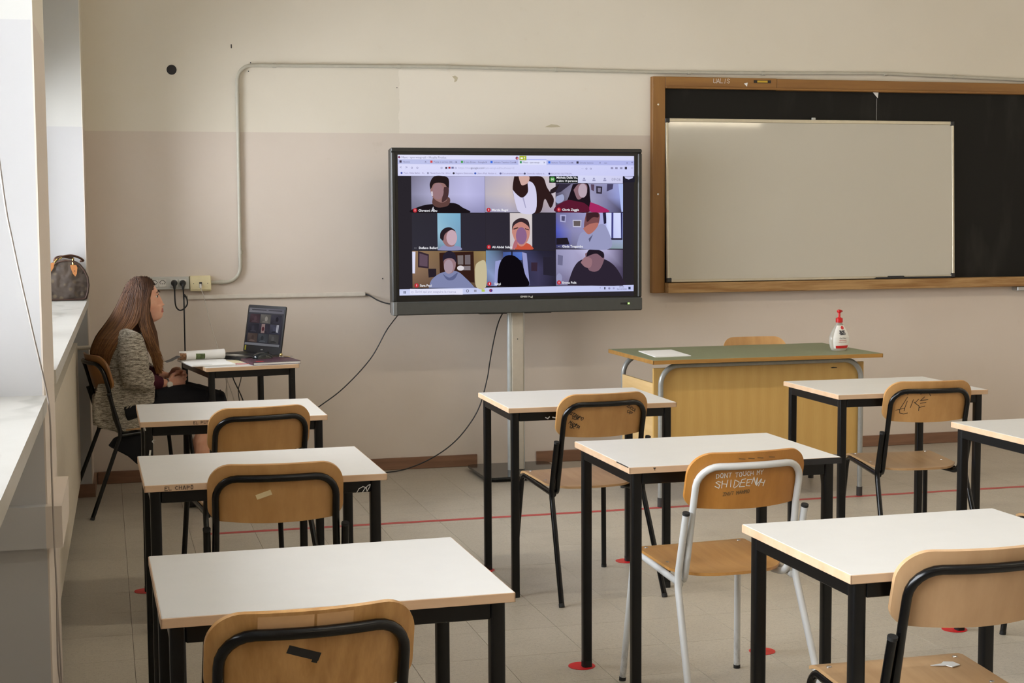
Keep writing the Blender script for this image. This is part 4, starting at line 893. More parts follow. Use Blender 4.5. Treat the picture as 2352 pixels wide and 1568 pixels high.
def seat_mesh(th=0.009):
    w = 0.192; cols = [w * math.sin(PI / 2 * q / 16) for q in range(-16, 17)]; R = 14; top, bot = [], []
    for s in cols:
        a = abs(s) / w; yr = -0.200 + 0.11 * a ** 3.0; yf = 0.208 - 0.012 * a ** 6
        c1, c2 = [], []
        for j in range(R + 1):
            y = yr + (yf - yr) * j / R; tilt = 0.050 * y
            z = SZ + tilt - 0.013 * (1 - a * a) * math.exp(-((y + 0.04) / 0.13) ** 2) - (0.012 * ((y - 0.15) / 0.045) ** 2 if y > 0.15 else 0) + (0.004 * ((-0.12 - y) / 0.07) ** 2 if y < -0.12 else 0)
            c1.append((s, y, z)); c2.append((s, y, z - th))
        top.append(c1); bot.append(c2)
    mb = MB(); n = R + 1; m = len(cols); o = n * m
    vs = [p for c in top for p in c] + [p for c in bot for p in c]; fs = []
    for i in range(m - 1):
        for j in range(R):
            a = i * n + j; fs.append((a, a + n, a + n + 1, a + 1)); fs.append((o + a, o + a + 1, o + a + n + 1, o + a + n))
        a = i * n; fs.append((a, o + a, o + a + n, a + n)); b = i * n + R; fs.append((b, b + n, o + b + n, o + b))
    for j in range(R):
        fs.append((j, j + 1, o + j + 1, o + j)); a = (m - 1) * n + j; fs.append((a, o + a, o + a + 1, a + 1))
    mb.add(vs, fs); return mb
TR = 0.0108
def school_chair(label, x, y, rz, frame, back, seat, group='school chairs', stub=0.632):
    t = thing('school_chair', label, 'chair', (x, y, 0), math.radians(rz), group)
    part('backrest', panel_mesh(None), M[back], t, 50)
    st = part('seat', seat_mesh(), M[seat], t, 50)
    for sx in (-1, 1):
        for yy in (0.145, -0.02):
            zz = SZ + 0.05 * yy - (0.0005 if yy > 0 else 0.004); mb = MB(); mb.lathe([(0.0065, 0), (0.0062, 0.0012), (0.004, 0.0018)], (sx * 0.165, yy, zz), 10); part('screw', mb, M['screw'], st, True)
    # back hoop: down both sides, under the seat, across behind the panel
    hz = BH - 0.0885 + 0.0885 - 0.036
    pts = [(-0.13, -0.02, 0.4235), (-0.172, YK + 0.01, 0.418), (-0.176, yb(0.50) - 0.002, 0.50)]
    pts += [(-0.174, yb(0.66) - 0.004, 0.66)]
    top = []
    side = 0.172; Rr = 0.062
    for k in range(7):
        a = PI - PI / 2 * k / 6; s_ = -side + Rr + Rr * math.cos(a); v_ = hz - (BH - 0.0885) - Rr + Rr * math.sin(a); top.append(panel_pt(s_, v_, TR + 0.0002))
    for k in range(1, 10): top.append(panel_pt(-side + Rr + 2 * (side - Rr) * k / 10, hz - (BH - 0.0885), TR + 0.0002))
    for k in range(7):
        a = PI / 2 - PI / 2 * k / 6; s_ = side - Rr + Rr * math.cos(a); v_ = hz - (BH - 0.0885) - Rr + Rr * math.sin(a); top.append(panel_pt(s_, v_, TR + 0.0002))
    L = bend(pts, [0, 0.04, 0.03, 0], 4)[:-1]
    low = panel_pt(-side, -0.075, TR + 0.0002)
    path = L + [Vector(low)] + [Vector(p) for p in top] + [Vector((-low[0], low[1], low[2]))] + [Vector((-p.x, p.y, p.z)) for p in reversed(L)]
    mb = MB(); mb.tube(path, TR, 12, ); part('back_hoop', mb, M[frame], t, True)
    for sx in (-1, 1):
        # rear leg with its stub beside the hoop
        mb = MB(); lg = bend([(sx * 0.222, -0.330, 0.012), (sx * 0.1985, YK + 0.002, 0.425), (sx * 0.1985, yb(stub) - 0.002, stub)], 0.10, 6)
        mb.tube(lg, TR, 12); l = part('leg', mb, M[frame], t, True)
        mb = MB(); mb.tube([(sx * 0.2228, -0.3345, 0.0), (sx * 0.2222, -0.329, 0.013)], TR + 0.0007, 12); part('foot_cap', mb, M['rubber'], l, True)
        mb = MB(); a = Vector(lg[-1]); d = (lg[-1] - lg[-2]).normalized(); mb.tube([a - d * 0.004, a + d * 0.004], TR + 0.0006, 12); part('stub_cap', mb, M['rubber'], l, True)
        # front leg bending back into the side rail
        mb = MB(); lg = bend([(sx * 0.208, 0.235, 0.012), (sx * 0.186, 0.190, 0.4425), (sx * 0.190, YK - 0.002, 0.414)], 0.045, 7)
        mb.tube(lg, TR, 12); l = part('leg', mb, M[frame], t, True)
        mb = MB(); mb.tube([(sx * 0.2088, 0.2365, 0.0), (sx * 0.2081, 0.2350, 0.013)], TR + 0.0007, 12); part('foot_cap', mb, M['rubber'], l, True)
    mb = MB(); mb.tube([(-0.18, 0.10, 0.436), (0.18, 0.10, 0.436)], 0.007, 10); part('cross_bar', mb, M[frame], t, True)
    return t
BT = lambda u, v: panel_pt(u, v, 0.0006)
chA = school_chair('black framed chair closest to the camera with a strip of black tape on its back', 0.3385, 2.972, 3.5, 'black_tube', 'ply_streak', 'ply_seat')
chB = school_chair('black framed chair with a small cream tape patch on its back', 0.4803, 4.612, -3.5, 'black_tube', 'ply', 'ply_seat')
chC = school_chair('black framed plain-backed chair at the desk beside the seated woman', 0.515, 5.93, 9.5, 'black_tube', 'ply', 'ply_seat')
chD = school_chair('black framed chair with small black handwriting on both sides of its back', 1.8860, 5.952, 5.4, 'black_tube', 'ply', 'ply_seat')
chE = school_chair('white framed chair with white scribbles on its orange wooden back', 1.838, 4.425, 3.5, 'white_tube', 'ply_orange', 'ply_seat_o', stub=0.640)
chF = school_chair('pale wooden black framed chair at the lower right corner of the photo', 1.795, 3.068, -1.2, 'black_tube', 'ply_pale', 'ply_seat')
chG = school_chair('black framed chair with LIKE written in black on its back', 3.3735, 5.952, -5.4, 'black_tube', 'ply', 'ply_seat', stub=0.603)
chH = school_chair('black framed chair pushed under the desk at the right edge of the photo', 3.33, 4.55, 0, 'black_tube', 'ply', 'ply_seat')
chT = school_chair('brown wooden black framed chair under the seated woman', 0.180, 8.206, -75, 'black_tube', 'ply_dark', 'ply_seat')
chK = school_chair('chair behind the green teacher desk with only the top of its back showing', 3.585, 7.795, 180, 'black_tube', 'ply', 'ply_seat')
# marks on the chair backs
mb = MB(); ribbon(mb, [(-0.043, 0.014), (0.0, -0.001)], BT, 0.0165); ribbon(mb, [(0.0005, -0.004), (-0.001, -0.009)], BT, 0.011); part('black_tape', mb, M['black_tape'], chA)
for (a, b) in ((-0.105, -0.005), (0.0, 0.068)):
    mb = MB()
    for i in range(6):
        u0, u1 = a + (b - a) * i / 6, a + (b - a) * (i + 1) / 6; mb.add([panel_pt(u0, 0.052, 0.0005), panel_pt(u1, 0.052, 0.0005), panel_pt(u1, 0.082, 0.0005), panel_pt(u0, 0.082, 0.0005)], [(0, 1, 2, 3)])
    part('tape_residue', mb, M['clear_tape'], chA)
mb = MB(); ribbon(mb, [(-0.050, -0.006), (-0.022, 0.004)], BT, 0.0155); part('cream_tape', mb, M['cream_tape'], chB)
mb = MB()
for k, w in enumerate(('TI', 'STANPO', 'TUA', 'MAMMA', 'OK')): scrawl(mb, w, (-0.145, -0.150, -0.142, -0.150, -0.148)[k] + 0.004 * (k == 4), 0.030 - 0.019 * k, 0.012, BT, 0.0023, 1.0, 0.5, -0.5 if k in (1, 3) else -0.2, 0.1, seed=k + 2)
for k, w in enumerate(('ZUCCA', 'CAP')): scrawl(mb, w, 0.088 + 0.002 * k, 0.032 - 0.022 * k, 0.012, BT, 0.0023, 1.0, 0.5, -0.55, 0.1, seed=k + 12)
part('graffiti', mb, M['ink'], chD)
mb = MB(); scrawl(mb, 'DONT TOUCH MY', -0.112, 0.012, 0.013, BT, 0.0019, 1.6, 0.5, 0.05, 0, seed=8); scrawl(mb, 'SHIDEE', -0.112, -0.018, 0.022, BT, 0.0022, 1.2, 0.9, 0.02, 0.1, seed=9); scrawl(mb, 'NVH', 0.000, -0.010, 0.020, BT, 0.0028, 0.2, 0.9, -0.2, 0.1, seed=19); part('graffiti', mb, M['white_ink'], chE)
mb = MB(); scrawl(mb, 'ZNVT MAMMO', -0.085, -0.045, 0.010, BT, 0.0022, 1.2, 0.7, 0.1, 0.1, seed=10)
fi = plain('faded_ink', rgb(112, 84, 48), 0.6); part('faded_scribble', mb, fi, chE)
for u in (-0.05, -0.02, 0.01, 0.05): mb = MB(); ribbon(mb, [(u, 0.071), (u + 0.018, 0.069)], BT, 0.0028); part('scratch', mb, fi, chE)
mb = MB()
for st in ([(-0.105, 0.038), (-0.128, -0.012)], [(-0.145, -0.020), (-0.112, -0.011)], [(-0.104, 0.020), (-0.110, -0.008), (-0.112, -0.022)], [(-0.080, 0.026), (-0.088, -0.008)], [(-0.130, -0.018), (-0.128, -0.032), (-0.112, -0.036), (-0.097, -0.032)], [(-0.058, 0.028), (-0.072, 0.012), (-0.052, -0.002), (-0.052, -0.022)], [(-0.076, 0.016), (-0.058, 0.002)], [(-0.034, 0.038), (-0.050, 0.022), (-0.018, 0.026)], [(-0.048, 0.010), (-0.025, 0.014)], [(-0.050, -0.008), (-0.028, -0.002)],
           [(-0.122, 0.060), (-0.106, 0.050), (-0.090, 0.060)], [(-0.060, 0.060), (-0.050, 0.068), (-0.042, 0.056), (-0.052, 0.050), (-0.060, 0.060)], [(-0.042, 0.062), (-0.020, 0.058), (-0.008, 0.042)]): ribbon(mb, st, lambda u, v: BT(u, v - 0.014), 0.0026)
part('graffiti', mb, M['ink'], chG)
mb = MB(); mb.prism([(0.075, 0.100), (0.105, 0.104), (0.118, 0.116), (0.140, 0.110), (0.146, 0.088), (0.120, 0.078), (0.112, 0.092)], 0, 1); mb.v = [(v[0], v[1], SZ + 0.05 * v[1] - 0.0012 + 0.0020 * v[2]) for v in mb.v]; part('paint_stain', mb, M['white_ink'], chF)

# ================================================================== FLOOR MARKS
for (lab, x, y) in (('red floor dot under the back left leg of the chipped desk', 1.535, 4.837), ('red floor dot under the back left leg of the desk by the screen column', 1.555, 6.290), ('red floor dot under the back right leg of the desk by the screen column', 2.200, 6.285),
                    ('red floor dot under the back right leg of the chipped desk', 2.195, 4.830), ('red floor dot under the back left leg of the desk at the right edge', 2.990, 4.895), ('red floor dot under the back left leg of the left column desk nearest the wall', 0.135, 6.325)):
    mb = MB(); mb.lathe([(0.046, 0.0003), (0.046, 0.0011)], n=32); o = link('floor_dot', mb.mesh('floor_dot', M['red_disc'])); o.location = (x, y, 0.0002); tag(o, lab, 'sticker', 'red dots marking desk places')
mb = MB(); mb.box(0.46 - 2.7, 7.5 - 2.7, -0.020, 0.020, 0.0002, 0.0009); o = link('tape_line', mb.mesh('tape_line', M['red_tape'])); o.location = (2.7, 7.395, 0.0); tag(o, 'long thin red tape line across the floor in front of the teacher desk', 'tape')
mb = MB(); mb.prism([(-0.02, 0.0), (0.03, -0.008), (0.055, 0.010), (0.01, 0.028), (-0.012, 0.02)], 0.0, 0.0035); o = link('paper_scrap', mb.mesh('paper_scrap', M['paper'])); o.location = (2.1 - 0.566, 5.803, 0.0004); tag(o, 'white folded scrap under a leg of the desk by the screen column', 'paper')

# ================================================================== TEACHER DESK AND WHAT IS ON IT
TZ = 0.780
t = thing('teacher_desk', 'green topped teacher desk with grey tube legs and yellow wooden front', 'desk', (3.362, 7.68, 0))
o = Vector((3.362, 7.68, 0)); X0, X1, Y0, Y1 = 2.708, 4.012, 7.318, 8.035
mb = MB(); mb.box(X0 + 0.003 - o.x, X1 - 0.003 - o.x, Y0 + 0.003 - o.y, Y1 - 0.003 - o.y, TZ - 0.020, TZ, bev=0.001); part('desktop', mb, M['green_lino'], t)
for (a, b, c, d) in ((X0, X1, Y0, Y0 + 0.004), (X0, X1, Y1 - 0.004, Y1), (X0, X0 + 0.004, Y0, Y1), (X1 - 0.004, X1, Y0, Y1)):
    mb = MB(); mb.box(a - o.x, b - o.x, c - o.y, d - o.y, TZ - 0.0215, TZ - 0.001, bev=0.001); part('edge_band', mb, M['desk_edge_wood'], t)
lx0, lx1 = 2.785 - o.x, 3.932 - o.x
for yy in (7.412, 8.0):
    y_ = yy - o.y
    mb = MB(); mb.tube(bend([(lx0, y_, 0.014), (lx0, y_, 0.742), (lx1, y_, 0.742), (lx1, y_, 0.014)], [0, 0.10, 0.10, 0], 9), 0.0140, 14); h = part('leg_hoop', mb, M['grey_tube'], t, True)
    for xx in (lx0, lx1):
        mb = MB(); mb.tube([(xx, y_, 0), (xx, y_, 0.05)], 0.0160, 14); part('foot_cap', mb, plain('worn_black_cap', rgb(52, 50, 48), 0.7), h, True)
for xx in (lx0, lx1):
    mb = MB(); mb.tube([(xx, 7.412 - o.y, 0.60), (xx, 8.0 - o.y, 0.60)], 0.010, 10); part('side_bar', mb, M['grey_tube'], t, True)
mb = MB(); mb.box(2.752 - o.x, 3.958 - o.x, 7.430 - o.y, 7.446 - o.y, 0.230, 0.728, bev=0.001); part('front_panel', mb, M['oak'], t)
mb = MB(); mb.box(2.773 - o.x, 2.785 - o.x, 7.447 - o.y, 7.985 - o.y, 0.230, 0.642, bev=0.001); part('side_panel', mb, M['pale_oak'], t)
mb = MB(); mb.box(3.930 - o.x, 3.942 - o.x, 7.447 - o.y, 7.985 - o.y, 0.230, 0.642, bev=0.001); part('side_panel', mb, M['pale_oak'], t)
mb = MB(); mb.prism([(3.76 - o.x, 0.700), (3.775 - o.x, 0.704), (3.80 - o.x, 0.701), (3.80 - o.x, 0.698), (3.77 - o.x, 0.697)], 7.4288 - o.y, 7.430 - o.y, 'y'); part('ink_mark', mb, M['ink'], t)
def sheets(name, label, pts, z0, n, mat, group=None, cat='paper'):
    cx = sum(p[0] for p in pts) / len(pts); cy = sum(p[1] for p in pts) / len(pts)
    t = thing(name, label, cat, (cx, cy, z0), 0, group)
    for k in range(n):
        mb = MB(); j = random.uniform(-0.003, 0.003); mb.prism([(p[0] - cx + j, p[1] - cy - j) for p in pts], 0.0011 * k + 0.0001, 0.0011 * k + 0.0009); part('sheet', mb, mat, t)
    return t
sheets('paper_stack', 'small stack of white sheets on the left of the green desk', [(2.812, 7.826), (2.778, 7.478), (2.982, 7.486), (3.010, 7.848)], TZ, 4, M['paper'])
# soap bottle
t = thing('soap_bottle', 'clear sanitizer bottle with white label and red pump on the green desk', 'bottle', (3.868, 7.545, TZ), math.radians(12))
prof = [(0.034, 0), (0.040, 0.004), (0.046, 0.020), (0.0505, 0.045), (0.0495, 0.065), (0.043, 0.085), (0.032, 0.105), (0.021, 0.122), (0.0135, 0.134), (0.012, 0.140)]
s = NT('clear_bottle_plastic'); s.b.inputs['Base Color'].default_value = rgb(226, 222, 212); s.b.inputs['Roughness'].default_value = 0.12; s.b.inputs['Transmission Weight'].default_value = 0.55; s.b.inputs['IOR'].default_value = 1.35
mb = MB(); mb.lathe(prof, n=32, sy=0.55); part('body', mb, s.m, t, True)
mb = MB(); lab = [(0.030, 0.010), (0.040, 0.014), (0.0455, 0.035), (0.0475, 0.050), (0.046, 0.067), (0.040, 0.085), (0.030, 0.103), (0.019, 0.120)]
def brad(z):
    for (a, b) in zip(prof[:-1], prof[1:]):
        if a[1] <= z <= b[1]: return a[0] + (b[0] - a[0]) * (z - a[1]) / (b[1] - a[1])
    return 0.03
def bsurf(x, z, off=0.0008):
    r = brad(z); q = max(1 - (x / r) ** 2, 0.0); return (x, -0.55 * r * math.sqrt(q) - off, z)
def label_patch(zs, mat, name, off, par, f=0.86):
    mb = MB(); N = 14
    for i in range(len(zs) - 1):
        for k in range(N):
            q = []
            for (z, kk) in ((zs[i], k), (zs[i], k + 1), (zs[i + 1], k + 1), (zs[i + 1], k)):
                r = brad(z) * f; q.append(bsurf(-r + 2 * r * kk / N, z, off))
            mb.add(q, [(0, 1, 2, 3)])
    return part(name, mb, mat, par, True)
lb = label_patch([0.012, 0.02, 0.03, 0.045, 0.055, 0.065, 0.075, 0.085, 0.095, 0.105, 0.115, 0.122], M['paper'], 'label', 0.0008, t)
label_patch([0.0125, 0.018, 0.026], M['red_disc'], 'label_band', 0.0013, lb, 0.70)
def btext(txt, z, size, bold, mat, x=0.0):
    vs, fs = text_mesh(txt, size, bold, (1, 0, 0), (0, 0, 1), (x, 0, z), 'CENTER'); mb = MB(); mb.add([bsurf(v[0], v[2], 0.0016) for v in vs], fs); return part('label_print', mb, mat, lb)
navy = plain('navy_print', rgb(34, 34, 52), 0.5)
btext('BAK', 0.0885, 0.0150, 0.0009, navy); btext('TERIO', 0.0775, 0.0125, 0.0008, navy); btext('Gel Mani', 0.058, 0.010, 0, navy); btext('igienizzante', 0.049, 0.0085, 0, M['red_disc']); btext('senza risciacquo', 0.041, 0.0068, 0, M['red_disc'])
mb = MB(); mb.add([bsurf(0.004 + 0.0085 * math.cos(2 * PI * k / 20), 0.1115 + 0.0085 * math.sin(2 * PI * k / 20), 0.0016) for k in range(20)], [tuple(range(20))]); part('label_dot', mb, M['red_disc'], lb)
mb = MB(); mb.lathe([(0.0155, 0.136), (0.0155, 0.156), (0.012, 0.158), (0.0065, 0.160), (0.0050, 0.163), (0.0050, 0.182), (0.0095, 0.184), (0.011, 0.190), (0.010, 0.196), (0.006, 0.198)], n=20); pm = part('pump', mb, M['red_plastic'], t, True)
mb = MB(); mb.tube([(0, 0, 0.192), (-0.012, -0.014, 0.192), (-0.018, -0.022, 0.186)], [0.005, 0.004, 0.003], 10); mb.tube([(0.010, 0, 0.1925), (0.017, 0.002, 0.189)], [0.004, 0.003], 8); part('nozzle', mb, M['red_plastic'], pm, True)
mb = MB(); mb.tube([(0, 0, 0.135), (0.003, 0, 0.08), (0.006, 0, 0.012)], 0.002, 8); part('dip_tube', mb, M['white_plastic'], t, True)

t.scale = (1.26, 1.2, 1.13)
# ================================================================== ON THE SMALL DESK
DZ_ = DH
# laptop: hinge line from N (near) to F (far)
N_, F_ = Vector((0.908, 8.20, 0)), Vector((0.735, 8.482, 0)); hd = (F_ - N_).normalized(); LW_ = (F_ - N_).length
ang = math.atan2(hd.y, hd.x)
t = thing('laptop', 'open black laptop facing the seated woman', 'laptop', ((N_.x + F_.x) / 2, (N_.y + F_.y) / 2, DZ_ + 0.0005), ang)
# local: x along hinge (near -> far), +y towards the woman (left), z up
h = LW_ / 2; bd = 0.225
mb = MB(); mb.prism(rrect(2 * h, bd, 0.012, 4, 0, bd / 2), 0.003, 0.019, 'z'); base = part('base', mb, M['black_plastic'], t)
mb = MB(); mb.box(-h + 0.02, h - 0.02, 0.035, 0.130, 0.019, 0.0195); kb = part('keyboard', mb, M['rubber'], base)
mb = MB()
for r in range(5):
    for c in range(15): x = -h + 0.024 + c * (2 * h - 0.048) / 15; y = 0.038 + r * 0.0183; mb.box(x, x + (2 * h - 0.048) / 15 - 0.003, y, y + 0.0155, 0.0193, 0.0212)
k_ = part('key', mb, M['black_plastic'], base, kind='stuff')
mb = MB(); mb.box(-0.045, 0.045, 0.145, 0.205, 0.019, 0.0195); part('touchpad', mb, M['grey_plastic'], base)
mb = MB(); mb.box(-0.040, 0.04, -0.004, 0.006, 0.004, 0.021, bev=0.003); part('hinge', mb, M['black_plastic'], t)
q = Matrix.Rotation(math.radians(10), 3, 'X')     # the lid leans back, away from the woman
# lid local frame: built upright in x-z plane at y = 0 and leaned towards -y
def lidp(v): v = q @ Vector(v); return (v.x, v.y, v.z + 0.016)
H_ = 0.262
mb = MB(); mb.prism(rrect(2 * h, H_, 0.010, 4, 0, H_ / 2), -0.009, -0.001, 'y'); mb.v = [lidp(v) for v in mb.v]; lid = part('lid', mb, M['black_plastic'], t)
def LP(a, b, k):      # a 0..1 from the viewer's left (far) to right (near); b 0..1 from the top
    return lidp((h - 0.012 - a * (2 * h - 0.024), -0.0008 + 0.00015 * k, 0.246 - b * 0.205))
A = Art(LP); dkk = (44, 42, 46)
A.grid(0, 0, 1, 1, [[(62, 62, 66), (66, 64, 68)], [(44, 42, 48), (48, 46, 52)], [(36, 34, 38), (40, 38, 44)]])
A.grid(0, 0.0, 1, 0.12, [[(96, 94, 98), (86, 84, 92)], [(104, 102, 106), (92, 90, 98)]]); A.rect(0.08, 0.035, 0.5, 0.06, (60, 58, 62)); A.rect(0.56, 0.035, 0.95, 0.06, (62, 60, 64))
rn = random.Random(5)
for r in range(3):
    for c in range(3):
        x0, y0 = 0.05 + c * 0.31, 0.16 + r * 0.26; base_ = [(66, 52, 56), (92, 88, 84), (58, 56, 64), (46, 44, 50), (54, 50, 58), (62, 62, 74), (72, 60, 56), (60, 62, 66), (68, 66, 66)][r * 3 + c]
        A.grid(x0, y0, x0 + 0.29, y0 + 0.24, [[base_, tuple(int(v * 0.8) for v in base_)], [tuple(int(v * 0.7) for v in base_), tuple(int(v * 0.9) for v in base_)]])
        q1, q2 = rn.uniform(0.6, 1.35), rn.uniform(0.6, 1.2); A.ell(x0 + 0.12 + 0.05 * rn.random(), y0 + 0.12, 0.04, 0.07, tuple(int(v * q1) for v in base_)); A.ell(x0 + 0.14, y0 + 0.22, 0.09, 0.05, tuple(int(v * q2) for v in base_), a0=180, a1=360)
A.rect(0.43, 0.42, 0.53, 0.66, (120, 100, 98)); A.ell(0.48, 0.55, 0.035, 0.06, (70, 40, 44)); A.rect(0.86, 0.42, 0.92, 0.62, (150, 150, 158)); A.rect(0.885, 0.42, 0.895, 0.62, (60, 60, 70)); A.rect(0, 0.935, 1, 1, (96, 96, 100))
A.build('display', lid, 1.0)
mb = MB(); vs, fs = text_mesh('acer', 0.011, 0.0003, (1, 0, 0), (0, 1, 0), (0, 0, 0), 'CENTER'); mb.add([lidp((-v[0], 0.0002, 0.018 + v[1])) for v in vs], fs); part('logo', mb, M['grey_plastic'], lid)
mb = MB(); mb.add([lidp((h - 0.012 - a, 0.0003, b)) for a, b in ((0, .012), (.012, .012), (.012, .038), (0, .038))], [(0, 1, 2, 3)]); part('sticker', mb, plain('yellow_sticker', rgb(170, 160, 40), 0.5), lid)

t = thing('notebook', 'dark purple notebook with red ribbon lying on the near corner of the small desk', 'book', (0.835, 7.985, DZ_ + 0.0006), math.radians(8.5))
mb = MB(); mb.box(-0.122, 0.120, -0.128, 0.126, 0.0018, 0.0125); part('pages', mb, M['paper'], t)
cv = plain('purple_cover', rgb(62, 28, 46), 0.45)
mb = MB(); mb.box(-0.125, 0.125, -0.132, 0.130, 0, 0.0018, bev=0.0006); mb.box(-0.125, 0.125, -0.132, 0.130, 0.0125, 0.0143, bev=0.0006); mb.box(-0.127, -0.1245, -0.132, 0.130, 0, 0.0143, bev=0.0006); part('cover', mb, cv, t)
mb = MB(); mb.box(-0.10, -0.06, -0.10, -0.07, 0.0144, 0.0148); part('cover_sticker', mb, M['red_disc'], t)
mb = MB(); mb.tube(spline([(-0.128, -0.05, 0.004), (-0.15, -0.06, 0.003), (-0.18, -0.04, 0.002), (-0.20, -0.035, 0.004), (-0.195, -0.05, 0.003)], 6), 0.0014, 6); part('ribbon', mb, M['red_disc'], t, True)
# pages / loose sheet left over the desk corner
t = thing('mouse', 'black computer mouse on the notebook', 'mouse', (0.800, 8.06, DZ_ + 0.0152), math.radians(15))
mb = MB(); vs = []; fs = []; nn = 14
for i in range(nn + 1):
    a = i / nn; xx = -0.055 + 0.11 * a; w = 0.031 * (1 - (2 * a - 1) ** 4) ** 0.5 + 0.001; hh = 0.034 * math.sin(PI * min(max(0.06 + 0.92 * a, 0), 1)) ** 0.65
    for k in range(11):
        b = PI * k / 10; vs.append((xx, -w * math.cos(b), max(hh, 0.002) * math.sin(b) ** 0.8))
for i in range(nn):
    for k in range(10): a = i * 11 + k; fs.append((a, a + 1, a + 12, a + 11))
fs.append(tuple(range(11))); fs.append(tuple(nn * 11 + k for k in range(10, -1, -1)))
for i in range(nn): fs.append((i * 11, (i + 1) * 11, (i + 1) * 11 + 10, i * 11 + 10))
mb.add(vs, fs); part('shell', mb, plain('mouse_black', rgb(28, 32, 34), 0.18), t, 60)
mb = MB(); mb.tube([(0.030, -0.003, 0.028), (0.030, 0.003, 0.028)], 0.007, 10); part('wheel', mb, M['rubber'], t, True)
t = thing('key_ring', 'small bunch of brass and steel keys on the far side of the notebook', 'keys', (0.905, 8.085, DZ_ + 0.0155), 0)
mb = MB(); mb.tube([(0.012 * math.cos(a * PI / 8), 0.012 * math.sin(a * PI / 8) , 0.002) for a in range(16)], 0.001, 6, closed=True); part('ring', mb, M['screw'], t, True)
for k, (a, m_) in enumerate(((0.4, 'screw'), (-0.3, 'screw'), (-0.9, 'cream_plastic'))):
    mb = MB(); c, s_ = math.cos(a), math.sin(a); o2 = Vector((0.012 * c, 0.012 * s_, 0.002 + 0.002 * k)); r = Matrix.Rotation(a, 3, 'Z')
    mb.prism([(0, -0.006), (0.012, -0.009), (0.018, 0), (0.012, 0.009), (0, 0.006)], 0, 0.0016); mb.prism([(0.017, -0.003), (0.045, -0.003), (0.048, 0), (0.045, 0.003), (0.017, 0.003)], 0, 0.0016)
    mb.v = [tuple(r @ Vector(v) + o2) for v in mb.v]; part('key', mb, M[m_] if m_ == 'screw' else plain('brass', rgb(190, 160, 90), 0.3, 0.9), t)
mb = MB(); mb.ball((-0.004, 0.004, 0.013), 0.009, 8); part('fob', mb, plain('brass_fob', rgb(200, 180, 120), 0.3, 0.8), t, True)
# open textbook with a curled page
t = thing('textbook', 'open illustrated textbook with a rolled page on the small desk', 'book', (0.47, 8.13, DZ_ + 0.0006), math.radians(9))
def sheet_strip(mb, prof, y0, y1, th=0.0012, ny=1):
    """prof: list of (x, z) across, extruded along y"""
    for (a, b) in zip(prof[:-1], prof[1:]): mb.add([(a[0], y0, a[1]), (b[0], y0, b[1]), (b[0], y1, b[1]), (a[0], y1, a[1]), (a[0], y0, a[1] + th), (b[0], y0, b[1] + th), (b[0], y1, b[1] + th), (a[0], y1, a[1] + th)], [(3, 2, 1, 0), (4, 5, 6, 7), (0, 1, 5, 4), (1, 2, 6, 5), (2, 3, 7, 6), (3, 0, 4, 7)])
mb = MB(); mb.box(-0.090, 0.135, -0.27, 0.02, 0.0, 0.007, bev=0.001); part('page_block', mb, M['paper'], t)
mb = MB(); n = 12; vs = []; fs = []
for i in range(n + 1):      # page lifted into a half roll running along x
    a = PI * 1.15 * i / n; yy = 0.02 + 0.0 - 0.030 * math.sin(a) * -1; zz = 0.006 + 0.024 * (1 - math.cos(a))
    vs += [(-0.09, 0.045 - 0.03 * math.sin(a), zz), (0.155, 0.065 - 0.03 * math.sin(a), zz * 1.06)]
for i in range(n): fs.append((2 * i, 2 * i + 1, 2 * i + 3, 2 * i + 2))
mb.add(vs, fs); part('rolled_page', mb, M['paper'], t, True)
mb = MB(); mb.box(-0.09, 0.15, 0.0, 0.09, 0.0, 0.005); part('page_block', mb, M['paper'], t)
PK = lambda x, a, off=0.0008: (x, 0.045 + (x + 0.09) * 0.082 - (0.03 + off) * math.sin(a), 0.006 + (0.024) * (1 - math.cos(a)) + 0.0)
mb = MB()
for i in range(6): a0, a1 = PI * (0.20 + 0.1 * i), PI * (0.30 + 0.1 * i); mb.add([PK(-0.004, a0), PK(0.045, a0), PK(0.045, a1), PK(-0.004, a1)], [(0, 1, 2, 3)])
part('printed_picture', mb, plain('printed_green', rgb(110, 126, 80), 0.6, 0, .3, 0.3, 60), t)
mb = MB()
for i in range(6): a0, a1 = PI * (0.08 + 0.12 * i), PI * (0.20 + 0.12 * i); mb.add([PK(-0.0895, a0), PK(-0.055, a0), PK(-0.055, a1), PK(-0.0895, a1)], [(0, 1, 2, 3)])
part('printed_picture', mb, plain('printed_brown', rgb(160, 118, 84), 0.6, 0, .3, 0.35, 90), t)
mb = MB(); sheet_strip(mb, [(-0.165, 0.004), (-0.140, 0.010), (-0.115, 0.022), (-0.098, 0.030), (-0.085, 0.028)], -0.02, 0.06); part('curled_cover', mb, plain('grey_print', rgb(96, 98, 100), 0.5), t, True)
mb = MB(); mb.box(-0.075, 0.02, -0.25, -0.23, 0.0071, 0.0074); part('printed_band', mb, M['grey_plastic'], t)
sheets('worksheet', 'cream sheet under the laptop front on the small desk', [(0.56, 7.99), (0.70, 8.01), (0.675, 8.17), (0.55, 8.15)], DZ_, 1, plain('cream_paper', rgb(226, 214, 176), 0.7))
